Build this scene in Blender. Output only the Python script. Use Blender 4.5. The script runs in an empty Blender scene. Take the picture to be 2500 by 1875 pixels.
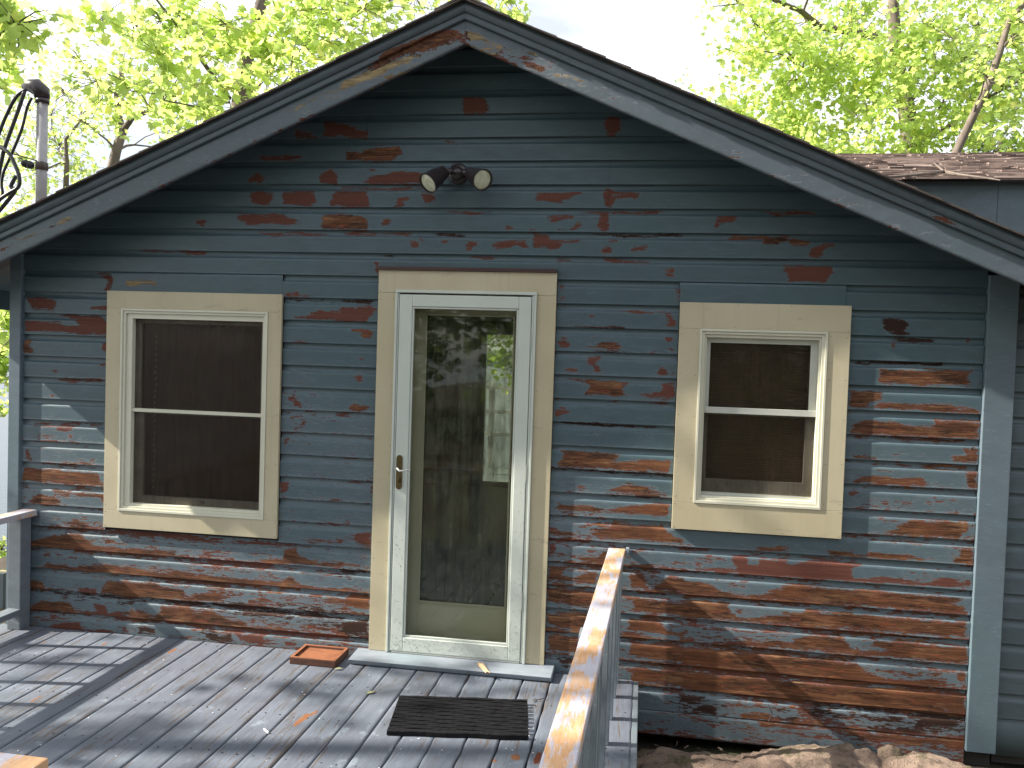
import bpy, bmesh, math, random
import numpy as np
from mathutils import Vector, Matrix, noise
random.seed(7); rng = np.random.default_rng(11)
sc = bpy.context.scene
COL = sc.collection

# ------------------------------------------------------------------ camera, world, sun, exposure
CAM = Vector((1.47390973, -4.56195125, -0.41712579))
CR = Vector((0.9873263, 0.15535509, 0.03242789)).normalized()
CU = Vector((-0.03714534, 0.02755871, 0.9989298)).normalized()
CW = Vector((-0.15429515, 0.98747421, -0.03298016)).normalized()
FPX = 2075.45
cd = bpy.data.cameras.new('camera'); cam = bpy.data.objects.new('camera', cd); COL.objects.link(cam)
cd.sensor_width = 36; cd.lens = FPX / 2500 * 36; cd.clip_start = .05; cd.clip_end = 3000
Rm = Matrix((CR, CU, -CW)).transposed()
cam.matrix_world = Matrix.Translation(CAM) @ Rm.to_4x4()
sc.camera = cam
SUN = Vector((1, .156, -.722)).normalized()          # travel direction of the light
EXPOSURE = 1.4
sl = bpy.data.lights.new('sun', 'SUN'); so = bpy.data.objects.new('sun', sl); COL.objects.link(so)
sl.energy = 5.0; sl.angle = math.radians(.53); sl.color = (1, .93, .82)
so.rotation_euler = SUN.to_track_quat('-Z', 'Y').to_euler()
w = bpy.data.worlds.new('World'); sc.world = w; w.use_nodes = True
nt = w.node_tree; nt.nodes.clear()
wo = nt.nodes.new('ShaderNodeOutputWorld'); bg = nt.nodes.new('ShaderNodeBackground')
sky = nt.nodes.new('ShaderNodeTexSky'); sky.sky_type = 'NISHITA'; sky.sun_disc = False
sky.sun_elevation = math.asin(-SUN.z); sky.sun_rotation = math.atan2(-SUN.x, -SUN.y)
sky.air_density = 1.0; sky.dust_density = 1.2
tc = nt.nodes.new('ShaderNodeTexCoord'); mp = nt.nodes.new('ShaderNodeMapping'); mp.inputs['Scale'].default_value = (1.2, 1.2, 3.2)
nz = nt.nodes.new('ShaderNodeTexNoise'); nz.inputs['Scale'].default_value = 2.1; nz.inputs['Detail'].default_value = 7
nz.inputs['Roughness'].default_value = .55
rp = nt.nodes.new('ShaderNodeValToRGB'); rp.color_ramp.elements[0].position = .40; rp.color_ramp.elements[1].position = .62
rp.color_ramp.elements[0].color = (.40, .40, .40, 1); rp.color_ramp.elements[1].color = (.9, .9, .9, 1)
mx = nt.nodes.new('ShaderNodeMixRGB'); mx.inputs[2].default_value = (14, 14.2, 14.8, 1)
nt.links.new(tc.outputs['Generated'], mp.inputs[0]); nt.links.new(mp.outputs[0], nz.inputs['Vector'])
nt.links.new(nz.outputs['Fac'], rp.inputs[0]); nt.links.new(rp.outputs[0], mx.inputs[0])
nt.links.new(sky.outputs[0], mx.inputs[1]); nt.links.new(mx.outputs[0], bg.inputs[0]); nt.links.new(bg.outputs[0], wo.inputs[0])
bg.inputs[1].default_value = .05
sc.view_settings.view_transform = 'Standard'; sc.view_settings.look = 'None'
sc.view_settings.gamma = 1; sc.view_settings.use_curve_mapping = False; sc.view_settings.exposure = EXPOSURE
sc.cycles.max_bounces = 7; sc.cycles.transparent_max_bounces = 12; sc.cycles.diffuse_bounces = 3

PEEL_WALL = """
R -785,459 -701,472 -636,459 -630,416 -690,385 -765,397
R -598,464 -396,473 -376,408 -421,382 -569,398
R -286,469 -221,469 -184,379 -311,387
R -245,469 -91,473 -62,379 -242,378
R -858,344 -595,341 -446,299 -548,285 -762,279 -847,305
W -342,334 -228,348 -120,336 -76,306 -80,254 -354,256
R -1105,307 -1047,317 -1023,290 -1056,268 -1109,276
R -371,555 -299,598 -257,555 -260,503 -369,512
R -797,546 -732,573 -684,538 -711,503 -786,511
R -781,669 -456,668 -510,638 -696,638
R -515,815 -432,797 -367,762 -532,763
R -351,865 -231,847 -86,794 -91,760 -349,771
R -733,240 -298,235 -316,218 -500,220 -639,210
R -1480,129 -1034,126 -1052,103 -1177,106
R 440,982 560,976 588,914 572,889 443,882
R 1218,873 1291,872 1298,799 1263,758 1230,767 1212,808
W -224,701 -151,679 -26,713 89,721 117,674 47,631 -213,632
R -113,598 -45,593 -54,576
R -128,512 -84,542 67,576 199,580 253,555 228,508 24,504
R -246,499 237,491 114,474 -245,482
R 72,380 97,435 141,448 168,431 151,410 115,418 130,389
R 225,461 291,457 305,428 257,402 230,423
W -10,298 20,328 61,316 48,281 -1,277
R 858,467 1108,468 1092,447 1002,422 1011,405 960,405 863,421
R 1215,484 1272,488 1276,386 1227,382
R 1273,468 1420,468 1389,427 1274,439
R 978,372 1553,371 1432,354 1062,360
R 1211,357 1253,353 1256,259 1215,258 1189,291
R 912,338 1063,344 1072,331 972,314 973,289 939,310
W 1081,306 1119,294 1066,257 982,263 973,281 1040,269 1065,286
W 694,291 736,287 741,270 699,266
R 814,263 847,276 890,255 823,250
R 337,368 649,358 555,344 425,352
D 279,245 480,243 455,221 333,224
R 157,197 210,202 220,172 203,155 176,163
R 210,215 254,211 246,189 219,193
R 333,199 377,204 369,182 343,182
R 481,209 525,205 568,185 526,167 518,150 483,150
R 629,185 730,212 807,213 834,163 809,154 757,183 732,161 647,156
R 848,246 932,243 942,214 1109,216 1093,199 1001,198 1003,157 944,147 910,172 851,171
R 1218,176 1267,180 1285,152 1228,135
R 1374,178 1471,191 1447,166 1383,161
D 1182,250 1648,250 1648,242 1307,226 1249,230
R 1249,221 1315,218 1307,202 1266,205
R -239,244 209,244 148,227 -184,228
D -1,122 80,121 71,106 18,105
R 325,753 482,747 422,727 361,736
R 1814,344 1920,345 1894,309 1831,300 1797,260 1793,264
W 1866,220 1896,249 2177,247 2193,236 2278,221 2271,197 2195,196 2170,219 2117,199 2047,202 2046,222
R 2048,374 2287,375 2326,356 2095,350
R 2355,214 2408,206 2409,194 2356,182 2342,150 2274,145 2288,177
R 2273,155 2342,156 2343,132 2274,135
R 2156,93 2398,97 2403,62 2385,37 2364,5 2295,8 2187,10 2177,50 2161,65
D 2644,-178 2688,-158 2748,-164 2779,-191 2765,-215 2785,-242 2744,-251 2691,-240 2646,-226 2660,-202
D 2662,-257 2911,-258 2908,-281 2813,-292 2693,-272
W 2705,-283 2727,-286 2714,-318 2695,-311
D 3089,-93 3122,-85 3112,-120 3094,-109
D 2928,-78 2950,-81 2944,-91 2930,-89
R 3057,-261 3075,-259 3073,-280 3058,-277
D 2525,-384 2724,-381 2950,-385 2943,-394 2758,-404 2721,-399 2533,-407
W 2643,-423 3104,-411 3066,-440 3098,-497 2632,-503 2649,-463 2644,-439
R 3114,-469 3136,-461 3134,-500
W 2509,-539 2671,-537 2669,-585 2617,-591 2596,-624 2513,-627
W 2596,-620 2655,-593 2819,-591 2966,-585 3113,-602 3136,-613 3137,-632 2895,-631 2746,-629
W 2518,-755 2524,-714 2598,-683 2734,-685 2779,-703 2913,-697 2926,-669 3135,-668 3139,-757 2975,-761 2677,-759 2519,-767
R 2534,-770 2617,-770 2614,-782 2550,-785
W 2692,-766 3092,-759 3093,-783 2939,-786 2857,-778 2701,-782
W 3064,-796 3102,-829 3108,-798 3133,-797 3138,-886 3017,-877 3008,-850 3081,-838
W 2534,-862 2584,-871 2652,-868 2645,-884 2539,-885
R 2570,-892 2690,-890 2669,-907 2571,-912
W 2863,-909 2907,-898 3091,-893 3092,-912 2908,-918
W 2544,-1009 2581,-975 2619,-977 2626,-965 2747,-974 2881,-967 2923,-1008 2688,-1013
W 3085,-924 3139,-918 3142,-1016 3096,-1006 3083,-964
R 2523,-1047 2569,-1044 2584,-1055 2548,-1081 2528,-1074
R 2679,-1134 2731,-1131 2724,-1139
W 2616,-1266 2669,-1259 2759,-1241 2780,-1208 2846,-1180 3104,-1176 3106,-1227 3071,-1261 2775,-1268
W 2033,-1386 2103,-1369 2228,-1361 2268,-1386 2167,-1393 2049,-1393
W 2408,-1385 2445,-1362 2560,-1363 2568,-1382 2629,-1378 2635,-1353 2689,-1366 2846,-1355 2899,-1375 2915,-1390 2705,-1397 2477,-1396
W 2230,-1405 2516,-1406 2601,-1424 2401,-1422
W 2992,-1309 3139,-1303 3143,-1394 3026,-1394 3075,-1347 3067,-1324
R 1955,-1428 2043,-1426 2044,-1467 2092,-1472 2090,-1435 2247,-1429 2247,-1445 2278,-1443 2363,-1425 2608,-1428 2560,-1455 2574,-1503 2747,-1482 2860,-1490 2934,-1492 3007,-1459 3104,-1488 3124,-1455 3134,-1509 3009,-1511 2559,-1524 2094,-1525 1775,-1515 1766,-1504 1894,-1494 1990,-1496 1965,-1465
W 2279,-1447 2363,-1429 2555,-1435 2555,-1504 2582,-1518 2094,-1525 2077,-1498 2170,-1467
W 1696,-1575 1842,-1581 1899,-1614 2019,-1626 2114,-1622 2206,-1579 2229,-1556 2484,-1558 2788,-1559 3115,-1566 3035,-1596 3109,-1606 3126,-1652 2792,-1647 2411,-1644 1940,-1644 1699,-1650
W 1749,-1679 1957,-1680 1959,-1721 1976,-1744 2063,-1746 2181,-1728 2336,-1699 2343,-1682 2718,-1685 3128,-1684 3116,-1748 3139,-1770 2722,-1765 2183,-1769 1704,-1774 1701,-1687
R 1705,-1804 1810,-1808 1803,-1821 1706,-1820
R 1914,-1799 2340,-1805 2495,-1804 2184,-1814
W 1708,-1883 1830,-1889 2069,-1877 2202,-1853 2265,-1860 2341,-1813 2364,-1807 2541,-1813 2574,-1867 2650,-1868 2756,-1867 2672,-1834 2686,-1813 2874,-1809 3134,-1811 3138,-1898 2803,-1895 2266,-1893 1709,-1908
W 1710,-1937 1952,-1933 2267,-1926 2539,-1939 2608,-1941 2640,-1982 2732,-1998 2928,-2005 2927,-1989 3045,-1978 3062,-2024 2884,-2033 2504,-2027 2114,-2022 1714,-2033
W 3081,-1943 3132,-1938 3133,-2026 3090,-1982
W 1715,-2062 2036,-2054 2429,-2059 2583,-2061 3108,-2052 3131,-2066 3135,-2153 2815,-2164 2278,-2171 1719,-2158
D 1720,-2191 1857,-2187 1826,-2223 1721,-2225
D 1772,-2270 1843,-2230 1924,-2239 1909,-2282 1788,-2277
W 2029,-2262 2107,-2246 2179,-2247 2219,-2272 2212,-2285 2109,-2287 2037,-2282
D 2234,-2258 2273,-2254 2290,-2269 2267,-2284
D 2698,-2257 2743,-2256 2790,-2272 2706,-2276
D 2891,-2193 2981,-2184 3115,-2203 3123,-2222 3043,-2234 2901,-2245 2907,-2216
D 2803,-2234 2879,-2239 2872,-2252 2811,-2246
D 2410,-2175 2564,-2168 2557,-2185 2419,-2191
D 2618,-2183 2815,-2168 2793,-2187 2627,-2195
W 2125,-2290 2407,-2290 2408,-2302 2284,-2323 2236,-2312 2142,-2329
W 2555,-2304 2745,-2301 3134,-2297 3128,-2322 2823,-2337 2579,-2322
W 2786,-2366 2974,-2370 3050,-2394 3138,-2377 3140,-2413 2976,-2410 2825,-2386
R 1777,-2303 1846,-2309 1839,-2327 1782,-2324
R -2180,-163 -2057,-156 -1975,-187 -1994,-242 -2148,-227
R -1762,-209 -1702,-203 -1642,-188 -1637,-225 -1752,-223
R -1973,-260 -1701,-258 -1640,-306 -1639,-370 -1699,-372 -2187,-367 -2188,-302 -1963,-297 -1921,-323 -1841,-321 -1851,-294
W -2201,-442 -2176,-409 -2135,-412 -2155,-450 -2118,-467 -2128,-500 -2200,-502
R -1688,-426 -1638,-420 -1642,-493 -1682,-463
R -1999,-583 -1968,-582 -1973,-610 -1998,-606
R -1696,-541 -1641,-539 -1641,-553 -1691,-553
R -1988,-634 -1674,-627 -1694,-655 -1967,-656
R -2027,-732 -1991,-731 -1991,-754
R -1973,-929 -1851,-919 -1860,-947 -1972,-952
R -2095,-981 -1951,-979 -1951,-989 -2095,-993
R -1890,-967 -1860,-970 -1875,-1004 -1890,-995
R -2127,-913 -1690,-894 -1699,-908 -2116,-931
R -2176,-1074 -2150,-1073 -2123,-1137 -2160,-1129
W -2185,-1177 -1684,-1188 -1683,-1234 -1653,-1242 -1663,-1261 -2194,-1262
W -2008,-1298 -1824,-1307 -1692,-1308 -1642,-1305 -1641,-1379 -1682,-1335 -1823,-1334 -1966,-1324
W -2161,-1391 -2130,-1362 -2079,-1331 -1976,-1343 -1904,-1386 -2027,-1402 -2151,-1391
R -1765,-9 -1656,-11 -1615,-33 -1634,-115 -1674,-112 -1655,-61 -1705,-26
Y -1541,-50 -1388,-43 -1339,-47 -1339,-78 -1388,-70 -1535,-82
R -557,-94 -510,-110 -483,-88 -463,-118 -409,-99 -408,-121 -537,-128
D -528,-137 -204,-147 -204,-156 -518,-145
R -520,-242 -433,-231 -351,-190 -203,-199 -201,-251 -516,-251
R -227,-174 -47,-165 -10,-177 -53,-239 -53,-256 -225,-261
R -503,-382 -466,-368 -383,-380 -401,-388
R -488,-602 -433,-595 -451,-609
R -532,-692 -486,-677 -467,-707 -438,-732 -447,-746 -485,-738 -481,-716 -523,-709
R -244,-772 -187,-761 -151,-773 -168,-789 -234,-789
R -491,-867 -445,-847 -427,-802 -404,-819 -417,-855 -481,-880
R -545,-931 -508,-921 -517,-948 -535,-966
R -558,-1176 -502,-1169 -505,-1222 -556,-1252
R -40,81 -8,72 -6,-1 -25,29
D -229,-130 -38,-135 -56,-153 -228,-148
W -160,-294 -43,-291 -29,-308 -37,-347 -87,-348 -105,-318 -160,-311
R -115,-449 -84,-448 -83,-470
R -144,-554 -90,-552 -80,-587 -98,-605 -126,-571
W -176,-734 -131,-706 -95,-714 -40,-729 -39,-746 -93,-760 -157,-747
R -205,-1021 -59,-1018 -95,-1028 -204,-1034
R -201,-1157 -82,-1155 -82,-1162 -201,-1166
R -27,-1178 -7,-1172 -12,-1247 -21,-1239
R 501,118 759,118 700,100 562,102
R 954,116 1071,114 1055,93 971,100
R 1228,120 1360,118 1482,103 1442,90 1237,104
R 1541,51 1605,68 1599,15 1566,35
R 1001,-33 1026,-28 1027,-53 1002,-58
R 994,-87 1036,-82 1037,-111 1004,-116
R 1609,-33 1641,-33 1639,-102 1619,-98
R 1312,-156 1573,-157 1598,-168 1623,-205 1612,-238 1568,-239 1583,-214 1557,-169 1370,-168
R 1165,-191 1198,-182 1174,-204
D 1000,-246 1365,-244 1349,-261 1250,-256
R 994,-325 1035,-312 1074,-340 1071,-361 1020,-362
W 1145,-350 1212,-348 1236,-322 1318,-324 1344,-344 1320,-365 1254,-367
R 1169,-308 1202,-298 1202,-315
R 1566,-288 1610,-291 1611,-320 1579,-320
R 1580,-353 1620,-344 1621,-364
D 1154,-371 1402,-375 1386,-384 1213,-381
R 1173,-412 1230,-406 1215,-439 1242,-484 1209,-494 1199,-465 1157,-450
R 1050,-478 1074,-461 1116,-476 1100,-493 1054,-491
R 1521,-487 1560,-444 1593,-476 1578,-497 1529,-495
W 1043,-529 1309,-527 1384,-541 1385,-566 1360,-575 1378,-608 1427,-614 1146,-613 1178,-566
R 1435,-593 1557,-584 1571,-534 1632,-532 1631,-618 1509,-615
R 1469,-629 1599,-636 1600,-653 1502,-644
R 994,-699 1048,-688 1100,-719 1050,-730 996,-741
D 1034,-756 1555,-766 1540,-775 1269,-779 1018,-777
W 1039,-915 1190,-916 1357,-925 1349,-950 1300,-969 1407,-956 1489,-943 1627,-936 1622,-1011 1026,-1009 1025,-992 1057,-940
D 1017,-1009 1622,-1011 1622,-1031 1027,-1030
R 1037,-1076 1062,-1074 1063,-1104
W 1097,-1123 1147,-1103 1198,-1117 1165,-1132
W 1248,-1123 1355,-1100 1403,-1068 1486,-1085 1609,-1111 1610,-1131 1364,-1129
D 1282,-1138 1569,-1134 1570,-1148 1324,-1154
W 1008,-1238 1032,-1203 1201,-1210 1285,-1222 1530,-1174 1628,-1176 1622,-1239 1451,-1241 1118,-1244
R -124,-1470 -93,-1442 -11,-1436 -9,-1511 -100,-1499
R -76,-1564 -21,-1560 -21,-1578 -57,-1585
W -189,-1611 -134,-1612 -15,-1630 -14,-1643 -188,-1629
D -188,-1651 -14,-1656 -14,-1665 -187,-1664
W -185,-1749 -75,-1749 -11,-1762 -184,-1775
W -129,-1789 -10,-1780 -8,-1877 -72,-1873 -182,-1846
D -161,-1951 -16,-1921 -13,-2010 -178,-2015
W 986,-1329 1020,-1344 1122,-1363 1198,-1358 1313,-1309 1337,-1286 1599,-1286 1625,-1322 1710,-1366 1700,-1380 988,-1380
R 994,-1431 1023,-1420 1041,-1462 992,-1499
W 1152,-1479 1252,-1481 1309,-1435 1311,-1502 1278,-1513 1161,-1513
W 994,-1558 1095,-1547 1063,-1596 1131,-1600 1164,-1580 1264,-1565 1249,-1633 992,-1627
W 1429,-1553 1511,-1555 1522,-1630 1440,-1636
W 1547,-1636 1642,-1554 1717,-1565 1720,-1640
W 993,-1669 1251,-1675 1229,-1762 992,-1746
W 1450,-1685 1722,-1690 1725,-1764 1461,-1760
W 994,-1806 1222,-1796 1222,-1822 1191,-1892 996,-1874
W 1438,-1804 1594,-1804 1654,-1854 1729,-1864 1729,-1881 1432,-1864
W 994,-1934 1057,-1920 1167,-1928 1170,-2013 1018,-2009
W 1451,-1930 1731,-1923 1735,-2023 1446,-2006
D 1062,-2057 1129,-2051 1139,-2076 1080,-2081
W 1464,-2063 1736,-2064 1740,-2148 1459,-2140
R 1674,-2171 1741,-2173 1741,-2189
W -1943,-1505 -1831,-1466 -1780,-1495 -1769,-1518
W -2054,-1597 -1911,-1559 -1799,-1557 -1717,-1612 -1516,-1621 -1190,-1613 -1194,-1650 -1416,-1647 -1818,-1656 -2126,-1658 -2126,-1620
R -1628,-1532 -1221,-1528 -1230,-1547 -1537,-1549
R -1152,-1528 -901,-1530 -910,-1549 -1123,-1554
R -862,-1537 -456,-1523 -362,-1539 -549,-1552 -833,-1548
R -437,-1500 -168,-1486 -167,-1504 -363,-1512
W -726,-1640 -538,-1613 -529,-1568 -455,-1545 -435,-1589 -304,-1615 -165,-1605 -164,-1641 -452,-1648 -640,-1648
W -2083,-1777 -2021,-1744 -1816,-1749 -1614,-1721 -1454,-1737 -1256,-1750 -1178,-1726 -1021,-1743 -544,-1748 -488,-1713 -403,-1756 -393,-1773 -828,-1787 -1413,-1785 -1918,-1779
R -1130,-1664 -735,-1663 -452,-1670 -640,-1679 -1023,-1679
W -1622,-1823 -1313,-1814 -1264,-1829 -1136,-1838 -1125,-1883 -971,-1834 -874,-1863 -921,-1894 -1311,-1915 -1510,-1921 -1671,-1896
W -2154,-1857 -2061,-1851 -2019,-1895 -2039,-1924 -2153,-1923
R -1885,-1885 -1692,-1879 -1691,-1912 -1864,-1902
W -749,-1872 -636,-1845 -578,-1872 -730,-1888
W -271,-1817 -159,-1818 -158,-1853 -243,-1851
W -2141,-2017 -2048,-1972 -1863,-1967 -1832,-2021 -1750,-2033 -1913,-2046 -2120,-2044
R -1711,-1965 -1630,-1968 -1609,-2013 -1549,-1999 -1508,-2032 -1608,-2040 -1689,-2038
W -1281,-1950 -1114,-1932 -1065,-1960 -968,-1943 -842,-1988 -765,-1991 -727,-2015 -499,-2023 -918,-2049 -1309,-2044 -1468,-2029 -1549,-1999 -1409,-1987 -1309,-2016
D -2070,-1927 -1610,-1929 -824,-1932 -155,-1950 -156,-1928 -921,-1903 -1510,-1912
W -443,-2019 -154,-2013 -153,-2026 -349,-2033
R -2005,-2129 -1913,-2093 -1810,-2080 -1769,-2128 -1667,-2120 -1587,-2122 -1486,-2128 -1506,-2134 -1809,-2146 -1994,-2147
D -1427,-2081 -1368,-2072 -1308,-2090 -1307,-2118 -1416,-2122
D -1004,-2083 -956,-2079 -917,-2103 -840,-2070 -810,-2122 -916,-2122 -994,-2110
R -802,-2076 -649,-2063 -610,-2114 -686,-2120 -782,-2110
R -507,-2087 -441,-2081 -440,-2117 -506,-2114
R -879,-2046 -153,-2030 -153,-2048 -442,-2063 -879,-2068
"""
PEEL_FASCIA = """
W -22,1026 100,1126 424,1236 465,1227 498,1206 499,1179 378,1143 314,1121 200,1108 61,1040
Y -147,972 -22,1018 102,1071 249,1107 266,1091 168,1053 21,985 -146,924
Y 378,1143 459,1168 459,1161 387,1135
Y 530,1209 603,1188 668,1152 652,1144 571,1177
W 790,1056 837,1067 932,1022 902,1000 830,1032
Y 772,1126 867,1101 931,1061 892,1069
Y 941,999 1035,990 1136,954 1114,946 1051,967 973,976
W 787,1126 907,1077 1026,1021 1010,1021 828,1094
W -2107,87 -2011,127 -2011,114 -2107,61
Y -2002,136 -1821,202 -1727,254 -1577,306 -1586,297 -1708,237 -1868,176 -1992,123
W -1802,219 -1708,250 -1708,241 -1783,207
Y -541,768 -430,832 -344,855 -353,847 -472,808 -532,760
Y -387,847 -260,910 -134,940 -142,928 -260,898 -370,839
W 2745,308 2828,294 2933,237 2830,265
"""
PEEL_DECK = """
W -1088,-248 -1098,-218 -1088,-129 -1072,-169 -1075,-250
W -1041,-215 -1050,-146 -1034,-181
W -1845,-273 -1854,-224 -1840,-216 -1836,-264
W -1795,-243 -1796,-225 -1784,-247
W -1509,-225 -1521,-173 -1508,-153 -1497,-184
W -36,-975 -55,-910 -42,-805 -24,-798 -14,-850 -30,-925
W -22,-808 1,-720 6,-764 -4,-819
W 959,-997 996,-982 1013,-1021 995,-1048 970,-1030
R 1066,-1021 1075,-933 1094,-954 1096,-1014 1091,-1062 1069,-1061
W 804,-900 818,-884 822,-935
W 682,-1114 688,-1106 696,-1128 690,-1158
W -1354,-981 -1355,-910 -1348,-892 -1332,-991
W -837,-1128 -822,-1103 -816,-1123
W 877,-1046 923,-1053 907,-1086
"""


# ------------------------------------------------------------------ helpers
def at_y(px, py, Y):
    d = CR * ((px - 1250) / FPX) - CU * ((py - 937.5) / FPX) + CW
    return CAM + d * ((Y - CAM.y) / d.y)
def at_z(px, py, Z):
    d = CR * ((px - 1250) / FPX) - CU * ((py - 937.5) / FPX) + CW
    return CAM + d * ((Z - CAM.z) / d.z)
def at_d(px, py, D):
    d = CR * ((px - 1250) / FPX) - CU * ((py - 937.5) / FPX) + CW
    return CAM + d * D
def props(o, label=None, cat=None, group=None, kind=None):
    if label: o['label'] = label
    if cat: o['category'] = cat
    if group: o['group'] = group
    if kind: o['kind'] = kind
    return o
def empty(name, loc=(0, 0, 0), **k):
    o = bpy.data.objects.new(name, None); COL.objects.link(o); o.location = loc; o.empty_display_size = .1
    return props(o, **k)
def world_of(q):
    return q.matrix_basis if q.parent is None else world_of(q.parent) @ q.matrix_parent_inverse @ q.matrix_basis
def mesh_from(name, V, F, mat, parent=None, smooth=False):
    me = bpy.data.meshes.new(name)
    V = np.asarray(V, dtype=np.float32)
    if isinstance(F, np.ndarray) and F.ndim == 2:
        n, k = F.shape
        me.vertices.add(len(V)); me.vertices.foreach_set('co', V.ravel())
        me.loops.add(n * k); me.loops.foreach_set('vertex_index', F.astype(np.int32).ravel())
        me.polygons.add(n); me.polygons.foreach_set('loop_start', np.arange(0, n * k, k, dtype=np.int32))
        me.update(calc_edges=True); me.validate()
    else:
        me.from_pydata([tuple(v) for v in V.tolist()], [], F); me.update()
    if smooth: me.polygons.foreach_set('use_smooth', [True] * len(me.polygons))
    if mat: me.materials.append(mat)
    o = bpy.data.objects.new(name, me); COL.objects.link(o)
    if parent is not None:
        o.parent = parent
        o.matrix_parent_inverse = world_of(parent).inverted()
    return o
def attr(o, name, vals):
    a = o.data.attributes.new(name, 'FLOAT', 'POINT'); a.data.foreach_set('value', np.asarray(vals, dtype=np.float32))
BOXF = [(0, 3, 2, 1), (4, 5, 6, 7), (0, 1, 5, 4), (1, 2, 6, 5), (2, 3, 7, 6), (3, 0, 4, 7)]
class MB:
    def __init__(s): s.v = []; s.f = []
    def add(s, V, F):
        n = len(s.v); s.v += [tuple(v) for v in V]; s.f += [tuple(i + n for i in f) for f in F]; return s
    def box(s, x0, x1, y0, y1, z0, z1):
        return s.add([(x0, y0, z0), (x1, y0, z0), (x1, y1, z0), (x0, y1, z0), (x0, y0, z1), (x1, y0, z1), (x1, y1, z1), (x0, y1, z1)], BOXF)
    def hexa(s, P): return s.add(P, BOXF)
    def frame(s, x0, x1, z0, z1, wl, wr, wb, wt, y0, y1):
        s.box(x0, x0 + wl, y0, y1, z0, z1); s.box(x1 - wr, x1, y0, y1, z0, z1)
        s.box(x0 + wl, x1 - wr, y0, y1, z0, z0 + wb); s.box(x0 + wl, x1 - wr, y0, y1, z1 - wt, z1); return s
    def tube(s, pts, rad, n=8, cap=True):
        pts = [Vector(p) for p in pts]; R = rad if hasattr(rad, '__len__') else [rad] * len(pts)
        b = len(s.v); up = None
        for i, p in enumerate(pts):
            t = (pts[min(i + 1, len(pts) - 1)] - pts[max(i - 1, 0)]).normalized()
            if up is None: up = t.orthogonal().normalized()
            up = (up - t * up.dot(t)).normalized(); sd = t.cross(up)
            for k in range(n):
                a = 2 * math.pi * k / n; q = p + (up * math.cos(a) + sd * math.sin(a)) * R[i]; s.v.append(tuple(q))
        for i in range(len(pts) - 1):
            for k in range(n):
                k2 = (k + 1) % n; s.f.append((b + i * n + k, b + i * n + k2, b + (i + 1) * n + k2, b + (i + 1) * n + k))
        if cap: s.f.append(tuple(b + k for k in range(n))[::-1]); s.f.append(tuple(b + (len(pts) - 1) * n + k for k in range(n)))
        return s
    def lathe(s, o, d, prof, n=24):
        o = Vector(o); d = Vector(d).normalized(); u = d.orthogonal().normalized(); v = d.cross(u); b = len(s.v)
        for (t, r) in prof:
            for k in range(n):
                a = 2 * math.pi * k / n; s.v.append(tuple(o + d * t + (u * math.cos(a) + v * math.sin(a)) * max(r, 1e-5)))
        for i in range(len(prof) - 1):
            for k in range(n):
                k2 = (k + 1) % n; s.f.append((b + i * n + k, b + i * n + k2, b + (i + 1) * n + k2, b + (i + 1) * n + k))
        return s
    def build(s, name, mat, parent=None, smooth=False, bevel=0, seg=2, label=None):
        o = mesh_from(name, s.v, s.f, mat, parent, smooth)
        if bevel:
            m = o.modifiers.new('bevel', 'BEVEL'); m.width = bevel; m.segments = seg; m.limit_method = 'ANGLE'
        if label: o['label'] = label
        return o
def board(name, x0, x1, y0, y1, z0, z1, mat, parent, bevel=.003):
    return MB().box(x0, x1, y0, y1, z0, z1).build(name, mat, parent, bevel=bevel)

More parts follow.
